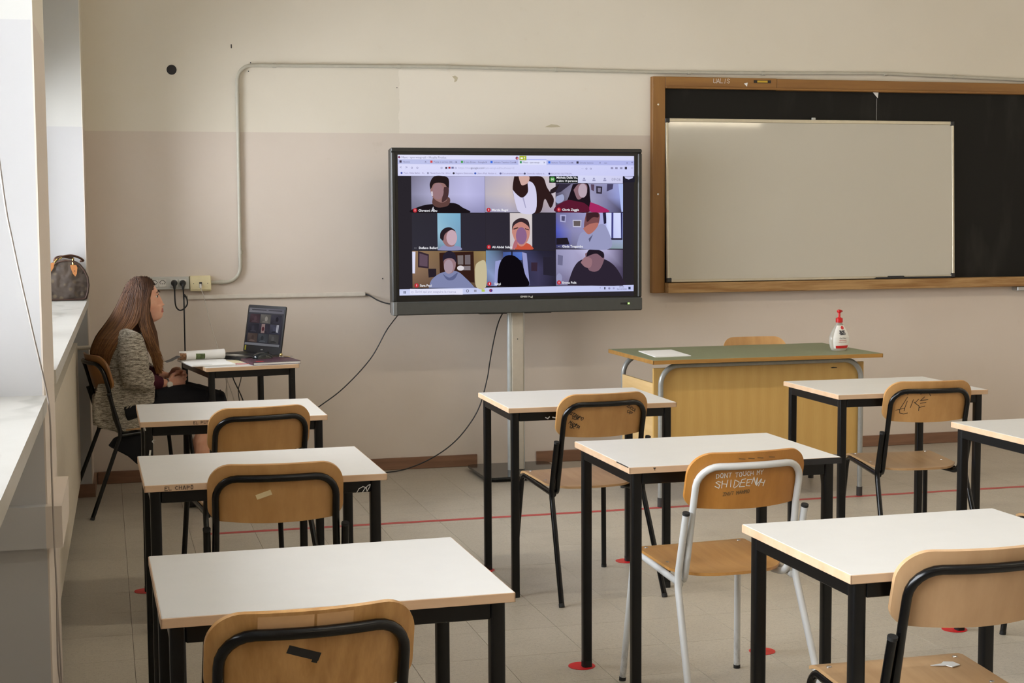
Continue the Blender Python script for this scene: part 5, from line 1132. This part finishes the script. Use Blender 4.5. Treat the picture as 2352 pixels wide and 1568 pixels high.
# thin cables hanging under the small desk
cable('thin grey cable hanging under the small desk, left strand', [(0.62, 8.47, 0.765), (0.655, 8.60, 0.70), (0.662, 8.68, 0.612), (0.650, 8.68, 0.49), (0.66, 8.65, 0.2), (0.70, 8.6, 0.004)], 0.002, 'cable_white')
cable('thin grey cable hanging under the small desk, slanting right', [(0.64, 8.47, 0.765), (0.66, 8.60, 0.70), (0.664, 8.7, 0.607), (0.698, 8.7, 0.492), (0.76, 8.68, 0.2), (0.8, 8.6, 0.004)], 0.002, 'cable_white')
cable('black laptop cable slanting down under the small desk', [(0.66, 8.47, 0.766), (0.68, 8.60, 0.70), (0.696, 8.7, 0.616), (0.748, 8.7, 0.49), (0.84, 8.68, 0.2), (0.9, 8.6, 0.005)], 0.0036)
cable('thin black cable bulging right under the small desk', [(0.70, 8.47, 0.766), (0.735, 8.60, 0.70), (0.742, 8.7, 0.63), (0.738, 8.7, 0.60), (0.724, 8.7, 0.545), (0.730, 8.7, 0.47), (0.75, 8.66, 0.2), (0.86, 8.56, 0.004)], 0.0026)

# ================================================================== HANDBAG ON THE SILL
bagm = NT('brown_monogram_leather'); v = bagm.obj()
vo = bagm.n('ShaderNodeTexVoronoi'); vo.inputs['Scale'].default_value = 26; bagm.l(v, vo.inputs['Vector'])
n1 = bagm.noise(v, 7, 3)
c = bagm.mix(bagm.ramp(vo.outputs['Distance'], 0.20, 0.34), rgb(98, 86, 68), rgb(74, 64, 57)); c = bagm.mix(bagm.math('MULTIPLY', bagm.ramp(n1, 0.45, 0.6), 0.5), c, rgb(58, 49, 45))
bagm.l(c, bagm.b.inputs['Base Color']); bagm.b.inputs['Roughness'].default_value = 0.36; bagm.bump(bagm.noise(v, 11, 2), 0.9, 0.04)
tan = plain('tan_leather', rgb(172, 112, 62), 0.5); gold = plain('gold_metal', rgb(220, 196, 120), 0.25, 1.0)
t = thing('handbag', 'rounded dark brown monogram handbag with tan tabs on the far window sill', 'bag', (-0.190, 8.40, 1.094), math.radians(3))
mb = MB(); n = 36
# barrel shaped body: rounded profile in x-z swept along y
vs = []; fs = []; prof = [(-0.115, 0.012), (-0.108, 0.0), (0.0, -0.001), (0.088, 0.0), (0.105, 0.008), (0.116, 0.045), (0.121, 0.085), (0.117, 0.13), (0.10, 0.172), (0.074, 0.206), (0.035, 0.228), (-0.005, 0.234), (-0.05, 0.222), (-0.088, 0.19), (-0.11, 0.14), (-0.122, 0.09), (-0.121, 0.045)]
ys = [-0.14, -0.137, -0.130, -0.09, 0.0, 0.09, 0.130, 0.137, 0.14]; ks = [0.90, 0.965, 1.0, 1.0, 0.985, 1.0, 1.0, 0.965, 0.90]
for y_, k_ in zip(ys, ks):
    for (a, b) in prof: vs.append((a * k_, y_ + 0.012 * math.sin(b * 14), 0.0 + (b - 0.11) * k_ + 0.11 if b > 0.02 else max(b, 0)))
m_ = len(prof)
for i in range(len(ys) - 1):
    for j in range(m_): fs.append((i * m_ + j, i * m_ + (j + 1) % m_, (i + 1) * m_ + (j + 1) % m_, (i + 1) * m_ + j))
fs.append(tuple(range(m_ - 1, -1, -1))); fs.append(tuple((len(ys) - 1) * m_ + j for j in range(m_)))
mb.add(vs, fs); part('body', mb, bagm.m, t, 50)
mb = MB(); mb.tube([(a * 0.93, -0.141, (b - 0.11) * 0.93 + 0.11) for a, b in prof], 0.0035, 8, closed=True); part('piping', mb, plain('dark_brown_piping', rgb(66, 42, 32), 0.45), t, True)
mb = MB(); mb.prism([(0.020, 0.200), (0.052, 0.200), (0.058, 0.185), (0.054, 0.150), (0.046, 0.136), (0.034, 0.150), (0.024, 0.180)], -0.146, -0.142, 'y'); tb_ = part('tab', mb, tan, t, label='tan leather tab')
mb = MB(); mb.prism([(0.043 + 0.003 * math.cos(k), 0.166 + 0.003 * math.sin(k)) for k in range(6)], -0.1468, -0.146, 'y'); part('rivet', mb, M['dark_hole'], tb_)
mb = MB(); mb.prism([(-0.098, 0.178), (-0.080, 0.213), (-0.060, 0.216), (-0.066, 0.186), (-0.078, 0.166), (-0.092, 0.162)], -0.150, -0.146, 'y'); part('tab', mb, tan, t, label='pale tan luggage tab')
mb = MB(); mb.tube([(0.036, -0.140, 0.200), (0.034, -0.132, 0.222), (0.038, -0.140, 0.236)], 0.006, 8); part('clasp', mb, gold, t, True)
for q_ in ([(-0.060, -0.135, 0.214), (-0.045, -0.130, 0.234)], [(-0.035, -0.130, 0.232), (-0.022, -0.120, 0.242)]): mb = MB(); mb.tube(q_, 0.004, 8); part('clasp', mb, gold, t, True)
mb = MB(); mb.tube(spline([(-0.05, -0.12, 0.228), (-0.02, -0.07, 0.244), (0.03, -0.02, 0.250), (0.075, 0.03, 0.236), (0.098, 0.06, 0.218), (0.085, 0.09, 0.214)], 6), 0.0065, 10); part('handle', mb, plain('dark_tan_handle', rgb(92, 58, 40), 0.45), t, True)
mb = MB(); mb.tube(spline([(-0.06, -0.13, 0.226), (-0.05, -0.09, 0.24), (-0.02, -0.05, 0.246), (0.02, -0.02, 0.238), (0.04, 0.0, 0.236)], 6), 0.0065, 10); part('handle', mb, plain('dark_tan_handle', rgb(92, 58, 40), 0.45), t, True)

t.scale = (0.96, 1.0, 0.93)

# ================================================================== THE WOMAN
person = thing('person', 'woman with long brown hair in a grey knitted jacket sitting before the laptop', 'person', (0.150, 8.195, 0), math.radians(0.5))
def remesh(mb, voxel, smooth_it, name, mats, parent, matfn=None):
    """one continuous surface out of overlapping volumes"""
    me = mb.mesh('tmp'); ob = bpy.data.objects.new('tmp', me); COL.objects.link(ob)
    m = ob.modifiers.new('r', 'REMESH'); m.mode = 'VOXEL'; m.voxel_size = voxel; m.use_smooth_shade = True
    m2 = ob.modifiers.new('s', 'SMOOTH'); m2.factor = 0.5; m2.iterations = smooth_it
    dg = bpy.context.evaluated_depsgraph_get(); out = bpy.data.meshes.new_from_object(ob.evaluated_get(dg)); out.name = name
    bpy.data.objects.remove(ob)
    out.materials.clear()
    for q in mats: out.materials.append(q)
    if matfn:
        for p in out.polygons: p.material_index = matfn(p.center)
    return link(name, out, parent)
# ---- head: sculpted ellipsoid, then tilted and moved
def head_mesh(mb, C, pitch):
    n, m = 64, 80; vs = []
    g = lambda d, w: math.exp(-(d / w) ** 2)
    for i in range(n + 1):
        th = PI * i / n
        for k in range(m):
            ph = 2 * PI * k / m
            dx, dy, dz = math.sin(th) * math.cos(ph), math.sin(th) * math.sin(ph), math.cos(th)
            x, y, z = 0.094 * dx, 0.073 * dy, 0.116 * dz
            if z < -0.02:
                q = min((-0.02 - z) / 0.096, 1); y *= 1 - 0.42 * q ** 1.3; x = x * (1 - 0.10 * q) if x > 0 else x * (1 - 0.62 * q)
            if x > 0:      # face front
                front = g(y, 0.05)
                x = x * 0.93 if z > -0.03 else x
                if z < -0.03: x += 0.027 * front * min((-0.03 - z) / 0.05, 1) * (x / 0.09 + 0.2)
                x += 0.005 * g(z - 0.030, 0.012) * g(abs(y) - 0.022, 0.022)          # brows
                x -= 0.008 * g(z - 0.014, 0.012) * g(abs(y) - 0.031, 0.014)          # eye sockets
                x -= 0.003 * g(z - 0.020, 0.012) * g(y, 0.012)                         # root of the nose
                t = (0.018 - z) / 0.050                                                # nose ridge
                if 0 <= t <= 1: x += (0.004 + 0.016 * t ** 1.3) * g(y, 0.0085 + 0.006 * t)
                elif t > 1: x += 0.020 * g(z + 0.032, 0.006) * g(y, 0.0145)
                x += 0.006 * g(z + 0.034, 0.006) * g(abs(y) - 0.012, 0.006)           # nostril wings
                x += 0.0065 * g(z + 0.053, 0.0045) * g(y, 0.019) + 0.0055 * g(z + 0.066, 0.005) * g(y, 0.017) - 0.004 * g(z + 0.0595, 0.0025) * g(y, 0.020)
                x += 0.014 * g(z + 0.098, 0.016) * g(y, 0.022)                         # chin
                y += math.copysign(0.004, y) * g(z + 0.030, 0.020) * g(abs(y) - 0.045, 0.02)   # cheeks
            vs.append((x * 1.02, y, z * 1.06))
    R = Matrix.Rotation(pitch, 3, 'Y'); fs = []
    for i in range(n):
        for k in range(m): fs.append((i * m + k, (i + 1) * m + k, (i + 1) * m + (k + 1) % m, i * m + (k + 1) % m))
    mb.add([tuple(R @ Vector(v) + C) for v in vs], fs)
    return lambda p: tuple(R @ Vector((p[0] * 1.02, p[1], p[2] * 1.06)) + C)
body = MB(); HC = Vector((0.046, 0.0, 1.090))
HP = head_mesh(body, HC, math.radians(-7))
for sy in (-1, 1): body.ball(HP((-0.008, sy * 0.070, -0.008)), 0.030, 8, sc=(0.6, 0.3, 1.0))     # ears
body.tube([(-0.050, 0, 0.905), (-0.022, 0, 0.955), (0.012, 0, 1.005), (0.035, 0, 1.05)], [0.062, 0.052, 0.050, 0.052], 20)
SPINE = [(-0.035, 0, 0.47), (-0.050, 0, 0.56), (-0.060, 0, 0.66), (-0.066, 0, 0.76), (-0.060, 0, 0.86), (-0.045, 0, 0.925)]
body.tube(SPINE, [0.13, 0.128, 0.118, 0.126, 0.130, 0.075], 24, ell=[(1.25, .85), (1.2, .8), (1.1, .75), (1.15, .78), (1.2, .72), (1.3, .75)])
SH = {-1: Vector((-0.012, -0.150, 0.892)), 1: Vector((-0.012, 0.150, 0.892))}
EL = {-1: Vector((-0.006, -0.185, 0.700)), 1: Vector((0.010, 0.200, 0.700))}
WR = {-1: Vector((0.160, -0.076, 0.654)), 1: Vector((0.176, 0.086, 0.674))}
for s_ in (-1, 1):
    body.tube([SH[s_] * 0.7 + Vector((-0.05, 0, 0.88)) * 0.3, SH[s_], SH[s_].lerp(EL[s_], 0.5), EL[s_]], [0.05, 0.055, 0.045, 0.040], 16)
    body.tube([EL[s_], EL[s_].lerp(WR[s_], 0.3), EL[s_].lerp(WR[s_], 0.8), WR[s_]], [0.040, 0.040, 0.028, 0.025], 16, ell=[(1, 1), (1, 1), (1, 1), (1, .8)])
# legs
KN = {-1: Vector((0.400, -0.085, 0.500)), 1: Vector((0.405, 0.085, 0.505))}
AN = {-1: Vector((0.280, -0.075, 0.085)), 1: Vector((0.330, 0.085, 0.085))}
for s_ in (-1, 1):
    hp = Vector((-0.02, s_ * 0.09, 0.52))
    body.tube([hp, hp.lerp(KN[s_], 0.5), KN[s_]], [0.088, 0.080, 0.060], 18)
    body.tube([KN[s_] + Vector((0, 0, 0.01)), KN[s_].lerp(AN[s_], 0.15), KN[s_].lerp(AN[s_], 0.38) + Vector((-0.018, 0, 0)), KN[s_].lerp(AN[s_], 0.75), AN[s_]], [0.058, 0.054, 0.056, 0.038, 0.032], 18)
    body.tube([AN[s_] + Vector((-0.035, 0, -0.045)), AN[s_] + Vector((0.02, 0, -0.03)), AN[s_] + Vector((0.10, 0, -0.05)), AN[s_] + Vector((0.165, 0, -0.062))], [0.030, 0.036, 0.030, 0.018], 14, ell=[(1, 1), (1.1, 1), (.8, 1.2), (.7, 1.5)])
# hands, lightly clasped
def hand(W, d, n, s_, curls, spread=0.020):
    """W wrist, d towards the fingers, n towards the palm side, s_ towards the thumb"""
    d, n, s_ = Vector(d).normalized(), Vector(n), Vector(s_)
    n = (n - d * n.dot(d)).normalized(); s_ = (s_ - d * s_.dot(d) - n * s_.dot(n)).normalized()
    body.tube([W - d * 0.01, W + d * 0.015, W + d * 0.045, W + d * 0.078], [0.025, 0.027, 0.034, 0.034], 18, ell=None)
    for k, (off, ln) in enumerate(((0.030, 0.92), (0.010, 1.0), (-0.010, 0.94), (-0.029, 0.76))):
        b = W + d * (0.078 - 0.004 * abs(k - 1)) + s_ * off * 1.0; ang = 0; p = b - d * 0.02; pts = [p, b]; r = [0.0095, 0.0095]
        for L, a, rr in ((0.042, curls[k] * 0.9, 0.0088), (0.026, curls[k] * 1.15, 0.0080), (0.021, curls[k] * 0.7, 0.0068)):
            ang += a; pts.append(pts[-1] + (d * math.cos(ang) + n * math.sin(ang)) * L * ln); r.append(rr)
        body.tube(pts, r, 10)
        body.ball(pts[-1], r[-1], 6)
    b = W + d * 0.022 + s_ * 0.020 + n * 0.006; t1 = b + (d * 0.62 + s_ * 0.62 + n * 0.35).normalized() * 0.040; t2 = t1 + (d * 0.85 + s_ * 0.25 + n * 0.40).normalized() * 0.031; t3 = t2 + (d * 0.9 + s_ * 0.0 + n * 0.45).normalized() * 0.024
    body.tube([b - d * 0.01, b, t1, t2, t3], [0.014, 0.014, 0.0115, 0.0100, 0.0075], 10); body.ball(t3, 0.0075, 6)
hand(WR[-1], (0.90, 0.40, 0.05), (-0.10, 0.75, -0.15), (-0.1, -0.1, 1), (0.75, 0.72, 0.7, 0.55))
hand(WR[1], (0.85, -0.50, 0.10), (-0.1, -0.75, -0.1), (0.1, -0.1, 1), (0.55, 0.62, 0.7, 0.8))
lipm = plain('lips', rgb(178, 104, 92), 0.4, 0, .4, .02)
HR = Matrix.Rotation(math.radians(-7), 3, 'Y').inverted()
def bodymat(c):
    q = HR @ (c - HC)
    if q.x > 0.085 and abs(q.y) < 0.019 and -0.074 < q.z < -0.052: return 1
    return 0
skin = NT('skin_tone'); pz = skin.obj()
skin.l(skin.mix(skin.ramp(skin.noise(pz, 14, 3), 0.35, 0.65), rgb(212, 152, 124), rgb(222, 170, 142)), skin.b.inputs['Base Color']); skin.b.inputs['Roughness'].default_value = 0.48; skin.b.inputs['Subsurface Weight'].default_value = 0.06
skin.b.inputs['Subsurface Radius'].default_value = (0.02, 0.008, 0.004)
bo = remesh(body, 0.0034, 3, 'body', [skin.m, lipm], person, bodymat)
eyew = plain('eye_white', rgb(224, 218, 212), 0.2); iris = plain('iris', rgb(58, 36, 26), 0.2); browm = plain('brow_hair', rgb(52, 34, 26), 0.7)
for s_ in (-1, 1):
    mb = MB(); mb.ball(HP((0.0680, s_ * 0.029, 0.0125)), 0.0100, 8, sc=(1.1, 1, .8)); e = part('eye', mb, eyew, person, True)
    mb = MB(); mb.ball(HP((0.0742, s_ * 0.030, 0.0125)), 0.0062, 6); part('iris', mb, iris, e, True)
    mb = MB(); mb.tube([HP((0.0845, s_ * 0.020, 0.0185)), HP((0.0835, s_ * 0.031, 0.0215)), HP((0.074, s_ * 0.042, 0.0165))], [0.0012, 0.0016, 0.001], 6); part('eyelash', mb, browm, person, True)
    mb = MB(); mb.tube([HP((0.0925, s_ * 0.012, 0.031)), HP((0.0885, s_ * 0.028, 0.038)), HP((0.074, s_ * 0.046, 0.032))], [0.0022, 0.003, 0.0012], 8); part('eyebrow', mb, browm, person, True)
mb = MB(); mb.ball(HP((0.0960, 0, -0.0592)), 0.007, 8, sc=(0.5, 2.0, 0.30)); part('teeth', mb, eyew, person, True)
# ---- dark red top (sleeves and chest)
shirt = plain('burgundy_knit', rgb(70, 26, 38), 0.8, 0, .2, .1, 150)
mb = MB()
for s_ in (-1, 1):
    W2_ = EL[s_].lerp(WR[s_], 0.78); mb.tube([EL[s_].lerp(WR[s_], -0.02), EL[s_].lerp(WR[s_], 0.3), EL[s_].lerp(WR[s_], 0.6), W2_], [0.049, 0.047, 0.040, 0.036], 20)
mb.tube([(-0.030, 0, 0.60), (-0.036, 0, 0.74), (-0.034, 0, 0.86), (-0.026, 0, 0.93)], [0.125, 0.130, 0.128, 0.07], 24, ell=[(1.2, .82), (1.2, .82), (1.1, .78), (1.1, .9)])
remesh(mb, 0.006, 3, 'top', [shirt], person)
# ---- grey knitted jacket
def knit():
    s = NT('grey_knit'); v = s.obj(); 
    w = s.n('ShaderNodeTexWave'); w.bands_direction = 'Z'; w.inputs['Scale'].default_value = 52; w.inputs['Distortion'].default_value = 7; w.inputs['Detail'].default_value = 3; w.inputs['Detail Scale'].default_value = 2.2; s.l(v, w.inputs['Vector'])
    n = s.noise(s.scale(v, 1, 1, 5.0), 34, 5, 0.8)
    c = s.mix(s.ramp(n, 0.40, 0.56), rgb(96, 88, 78), rgb(196, 188, 172)); c = s.mix(s.math('MULTIPLY', s.ramp(w.outputs[0], 0.55, 0.25), 0.45), c, rgb(82, 74, 64))
    s.l(c, s.b.inputs['Base Color']); s.b.inputs['Roughness'].default_value = 0.95; s.b.inputs['Specular IOR Level'].default_value = 0.1
    s.bump(w.outputs[0], 0.5, 0.004); return s.m
M['knit'] = knit()
mb = MB()
mb.tube([(-0.062, 0, 0.455), (-0.068, 0, 0.54), (-0.070, 0, 0.64), (-0.078, 0, 0.76), (-0.070, 0, 0.86), (-0.048, 0, 0.925), (-0.036, 0, 0.945)], [0.160, 0.158, 0.146, 0.146, 0.142, 0.100, 0.07], 28, ell=[(1.15, .90), (1.12, .88), (1.12, .84), (1.15, .82), (1.15, .76), (1.3, .76), (1.1, .8)])
for s_ in (-1, 1):
    a = SH[s_] + Vector((-0.012, 0, 0.0)); e = EL[s_]
    mb.tube([Vector((-0.05, s_ * 0.07, 0.925)), Vector((-0.045, s_ * 0.115, 0.905)), a + Vector((0, 0, 0.0)), a.lerp(e, 0.3) + Vector((0.004, s_ * 0.008, 0)), a.lerp(e, 0.7) + Vector((0.004, s_ * 0.006, 0)), e + Vector((-0.006, 0, -0.004)), e.lerp(WR[s_], 0.22), e.lerp(WR[s_], 0.40)], [0.045, 0.054, 0.068, 0.074, 0.076, 0.070, 0.066, 0.058], 24)
    # sleeve folds
    for k in range(4): 
        p = e.lerp(WR[s_], 0.02 + 0.10 * k); mb.tube([p + Vector((-0.03, -s_ * 0.0, 0.056)), p + Vector((0.0, s_ * 0.062, 0.02)), p + Vector((0.025, s_ * 0.056, -0.040))], [0.010, 0.012, 0.008], 8)
# skirts of the jacket hanging over the chair sides and behind
for s_ in (-1, 1):
    y = s_ * 0.172; k_ = 1 if s_ < 0 else 0.6
    outline = [(-0.215, 0.60), (-0.222, 0.50), (-0.196, 0.455), (-0.11, 0.430), (-0.075, 0.40), (-0.02, 0.318), (0.010, 0.300), (0.036, 0.33), (0.062, 0.44), (0.088, 0.56), (0.095, 0.66), (-0.05, 0.68), (-0.19, 0.68)]
    for a0, a1 in ((0, 0.012), (0.012, 0.02)): mb.prism([(p[0], p[1]) for p in outline], y - s_ * 0.016 + s_ * a0, y - s_ * 0.016 + s_ * a1 + s_ * 0.004, 'y')
mb.prism([(-0.13, 0.46), (0.13, 0.46), (0.12, 0.60), (-0.12, 0.60)], -0.222, -0.190, 'x')
jk = remesh(mb, 0.007, 5, 'jacket', [M['knit']], person)
mb = MB(); mb.tube([(-0.085, -0.1805, 0.500), (-0.055, -0.1825, 0.545), (-0.020, -0.1820, 0.590)], [0.004, 0.0045, 0.004], 8); mb.tube([(-0.077, -0.1805, 0.492), (-0.047, -0.1825, 0.537), (-0.012, -0.1820, 0.582)], [0.003, 0.0035, 0.003], 8); part('pocket_trim', mb, M['knit'], jk, True)
# ---- black skirt over the lap
blk = plain('black_cloth', rgb(20, 20, 24), 0.85, 0, .25, .1, 60)
mb = MB()
mb.tube([(-0.06, 0, 0.52), (0.06, 0, 0.545), (0.20, 0, 0.562), (0.32, 0, 0.568), (0.415, 0, 0.540), (0.44, 0, 0.470)], [0.13, 0.118, 0.108, 0.104, 0.094, 0.070], 26, ell=[(.8, 1.5), (.74, 1.6), (.72, 1.65), (.72, 1.7), (.75, 1.75), (.7, 2.0)])
for s_ in (-1, 1): mb.tube([(0.10, s_ * 0.10, 0.56), (0.25, s_ * 0.095, 0.572), (0.40, s_ * 0.088, 0.535)], [0.085, 0.083, 0.074], 18)
mb.prism([(-0.15, 0.36), (-0.12, 0.40), (-0.02, 0.44), (0.06, 0.42), (0.03, 0.30), (-0.005, 0.255), (-0.05, 0.30)], -0.190, -0.172, 'y')
mb.prism([(0.36, 0.52), (0.45, 0.60), (0.452, 0.55), (0.425, 0.46)], -0.12, 0.13, 'y')
remesh(mb, 0.007, 4, 'skirt', [blk], person)
for s_ in (-1, 1):
    mb = MB(); A_ = AN[s_]; mb.tube([A_ + Vector((-0.045, 0, -0.050)), A_ + Vector((0.015, 0, -0.048)), A_ + Vector((0.10, 0, -0.056)), A_ + Vector((0.178, 0, -0.066))], [0.034, 0.037, 0.034, 0.020], 14, ell=[(1, 1), (1, 1), (.85, 1.2), (.7, 1.5)]); part('shoe', mb, plain('black_shoe', rgb(24, 22, 22), 0.4), person, True)
# ---- watch, ring
Wd = (WR[-1] - EL[-1]).normalized(); wc = WR[-1] - Wd * 0.012; a1 = Wd.cross(Vector((0, 0, 1))).normalized(); a2 = a1.cross(Wd)
mb = MB(); mb.tube([wc + (a1 * math.cos(2 * PI * k / 20) + a2 * math.sin(2 * PI * k / 20)) * 0.0285 for k in range(20)], 0.0048, 8, closed=True, ell=[(1, 1)] * 20); wt = part('wrist_watch', mb, M['screw'], person, True)
fc = wc + a1 * 0.028 + Vector((0.004, -0.004, 0.0)); mb = MB(); mb.tube([fc - a1 * 0.002, fc + a1 * 0.007], 0.0165, 20); part('watch_face', mb, plain('watch_dial', rgb(232, 228, 216), 0.3, 0.2), wt, True)
# ---- long hair: cap plus strands
def hairmat():
    s = NT('brown_hair'); v = s.obj(); sep = s.n('ShaderNodeSeparateXYZ'); s.l(v, sep.inputs[0])
    at = s.n('ShaderNodeAttribute'); at.attribute_name = 'strand'
    t_ = s.math('DIVIDE', s.math('SUBTRACT', 1.14, sep.outputs[2]), 0.42, clamp=True)
    root = s.mix(at.outputs['Fac'], rgb(44, 29, 22), rgb(84, 56, 38)); tip = s.mix(at.outputs['Fac'], rgb(92, 60, 36), rgb(150, 104, 60))
    s.l(s.mix(t_, root, tip), s.b.inputs['Base Color']); s.b.inputs['Roughness'].default_value = 0.62; s.b.inputs['Specular IOR Level'].default_value = 0.2
    return s.m
HM = hairmat()
def hair_guides():
    rnd = random.Random(11); out = []
    for i in range(5200):
        # root on the upper head ellipsoid
        ph = rnd.uniform(-PI, PI); zt = rnd.uniform(0.10, 0.97)
        th = math.acos(zt)
        dx, dy, dz = math.sin(th) * math.cos(ph), math.sin(th) * math.sin(ph), math.cos(th)
        if dx > 0.62 and dz < 0.80: continue           # bare forehead and face
        if dx > 0.35 and dz < 0.45: continue
        side = -1 if dy < 0 else 1
        r = 1.0 + rnd.uniform(0.03, 0.10)
        root = Vector((HC.x - 0.004 + 0.094 * dx * r, 0.076 * dy * r, HC.z + 0.123 * dz * r))
        q = min(max(0.45 + 0.55 * dx + rnd.uniform(-0.10, 0.10), 0), 1)
        j = lambda a: rnd.uniform(-a, a)
        ady = max(abs(dy), 0.02)
        if q > 0.44:
            f = (q - 0.44) / 0.56; sy = side * (0.080 + rnd.uniform(0.0, 0.014))
            p0 = Vector((root.x * 0.55 + (0.040 + 0.052 * f) * 0.45, sy * 0.93, HC.z + 0.055 + j(.006)))
            p1 = Vector((0.036 + 0.056 * f + j(.006), sy, HC.z - 0.005 + j(.01)))
            p2 = Vector((0.022 + 0.072 * f + j(.008), sy + side * 0.006, HC.z - 0.085))
            p3 = Vector((0.052 + 0.050 * f + j(.010), side * (0.112 + j(.020)), 0.910))
            p4 = Vector((0.080 + 0.055 * f + j(.012), side * (0.122 + j(.024)), 0.825))
            p5 = Vector((0.110 + 0.036 * f + j(.012), side * (0.108 + j(.026)), 0.742 + rnd.uniform(-0.03, 0.04)))
            out.append([root, p0, p1, p2, p3, p4, p5])
        else:
            b = 1 - q / 0.44; b = min(max(b + j(.06), 0), 1); ro = math.sqrt(max(1 - b * b * 0.92, 0)); k = rnd.uniform(0.86, 1.0)
            p0 = Vector((HC.x - 0.008 - 0.088 * b + j(.004), side * (0.078 * ro + 0.006) * k, HC.z + 0.045))
            p1 = Vector((HC.x - 0.012 - 0.118 * b + j(.006), side * (0.086 * ro + 0.006) * k, HC.z - 0.030))
            p2 = Vector((0.010 - 0.145 * b + j(.006), side * (0.105 * ro + 0.008) * k, HC.z - 0.110))
            p3 = Vector((-0.070 - 0.120 * b + j(.006), side * (0.160 * ro + 0.008) * k, 0.905))
            p4 = Vector((-0.118 - 0.102 * b + j(.006), side * (0.158 * ro + 0.008) * k, 0.828))
            p5 = Vector((-0.140 - 0.072 * b + j(.006), side * (0.140 * ro + 0.008) * k, 0.750 + rnd.uniform(-0.03, 0.05)))
            out.append([root, p0, p1, p2, p3, p4, p5])
    return out
vs, fs, at = [], [], []; rnd = random.Random(3)
for gd in hair_guides():
    P = spline(gd, 3); w0 = rnd.uniform(0.0011, 0.0021); sh = rnd.random(); n0 = len(vs)
    for i, p in enumerate(P):
        t_ = i / (len(P) - 1); w = w0 * (1 - 0.65 * t_ ** 3)
        d = (P[min(i + 1, len(P) - 1)] - P[max(i - 1, 0)]).normalized(); out_ = Vector((p.x - 0.03, p.y * 1.6, 0)); out_ = (out_ - d * out_.dot(d)); out_ = out_.normalized() if out_.length > 1e-5 else Vector((0, 1, 0)); sd = d.cross(out_)
        vs += [tuple(p + sd * w), tuple(p + out_ * w * 0.5), tuple(p - sd * w)]; at += [sh] * 3
    for i in range(len(P) - 1):
        a = n0 + 3 * i; fs += [(a, a + 1, a + 4, a + 3), (a + 1, a + 2, a + 5, a + 4), (a + 2, a, a + 3, a + 5)]
me = bpy.data.meshes.new('hair'); me.from_pydata(vs, [], fs); a_ = me.attributes.new('strand', 'FLOAT', 'POINT'); a_.data.foreach_set('value', at); me.materials.append(HM); me.update()
hair = link('hair', me, person); hair['label'] = 'long straight brown hair falling over shoulders and back'
# under-layer that fills the hair volume
mb = MB()
n, m = 20, 28; v2 = []
for i in range(n + 1):
    th = PI * 0.62 * i / n
    for k in range(m):
        ph = 2 * PI * k / m; dx, dy, dz = math.sin(th) * math.cos(ph), math.sin(th) * math.sin(ph), math.cos(th)
        fr = 1.05 if dx < 0.35 else 1.03
        x = 0.094 * dx * fr
        if dx > 0.5 and dz < 0.62: x = min(x, 0.040)
        v2.append((HC.x - 0.003 + x, 0.0765 * dy * fr, HC.z + 0.123 * dz * 1.045))
f2 = [(i * m + k, (i + 1) * m + k, (i + 1) * m + (k + 1) % m, i * m + (k + 1) % m) for i in range(n) for k in range(m)]
f2.append(tuple(n * m + k for k in range(m)))
mb.add(v2, f2)
mb.tube([(0.01, 0, 1.10), (-0.035, 0, 1.01), (-0.075, 0, 0.92), (-0.135, 0, 0.84), (-0.175, 0, 0.765)], [0.060, 0.062, 0.078, 0.066, 0.040], 20, ell=[(1, 1), (1, 1.1), (.9, 1.6), (.6, 2.1), (.5, 3.2)])
for s_ in (-1, 1): mb.tube([(0.045, s_ * 0.066, 1.10), (0.062, s_ * 0.076, 1.01), (0.082, s_ * 0.095, 0.92), (0.105, s_ * 0.108, 0.83), (0.130, s_ * 0.100, 0.75)], [0.018, 0.018, 0.022, 0.017, 0.004], 12, ell=[(.5, 1.2), (.5, 1.5), (.7, 1.5), (.7, 1.2), (1, 1)])
mb.tube([(0.030, 0, 1.11), (0.020, 0, 1.06), (0.002, 0, 1.00), (-0.02, 0, 0.95)], [0.078, 0.080, 0.082, 0.08], 20)
part('hair_underlayer', mb, HM, hair, True)
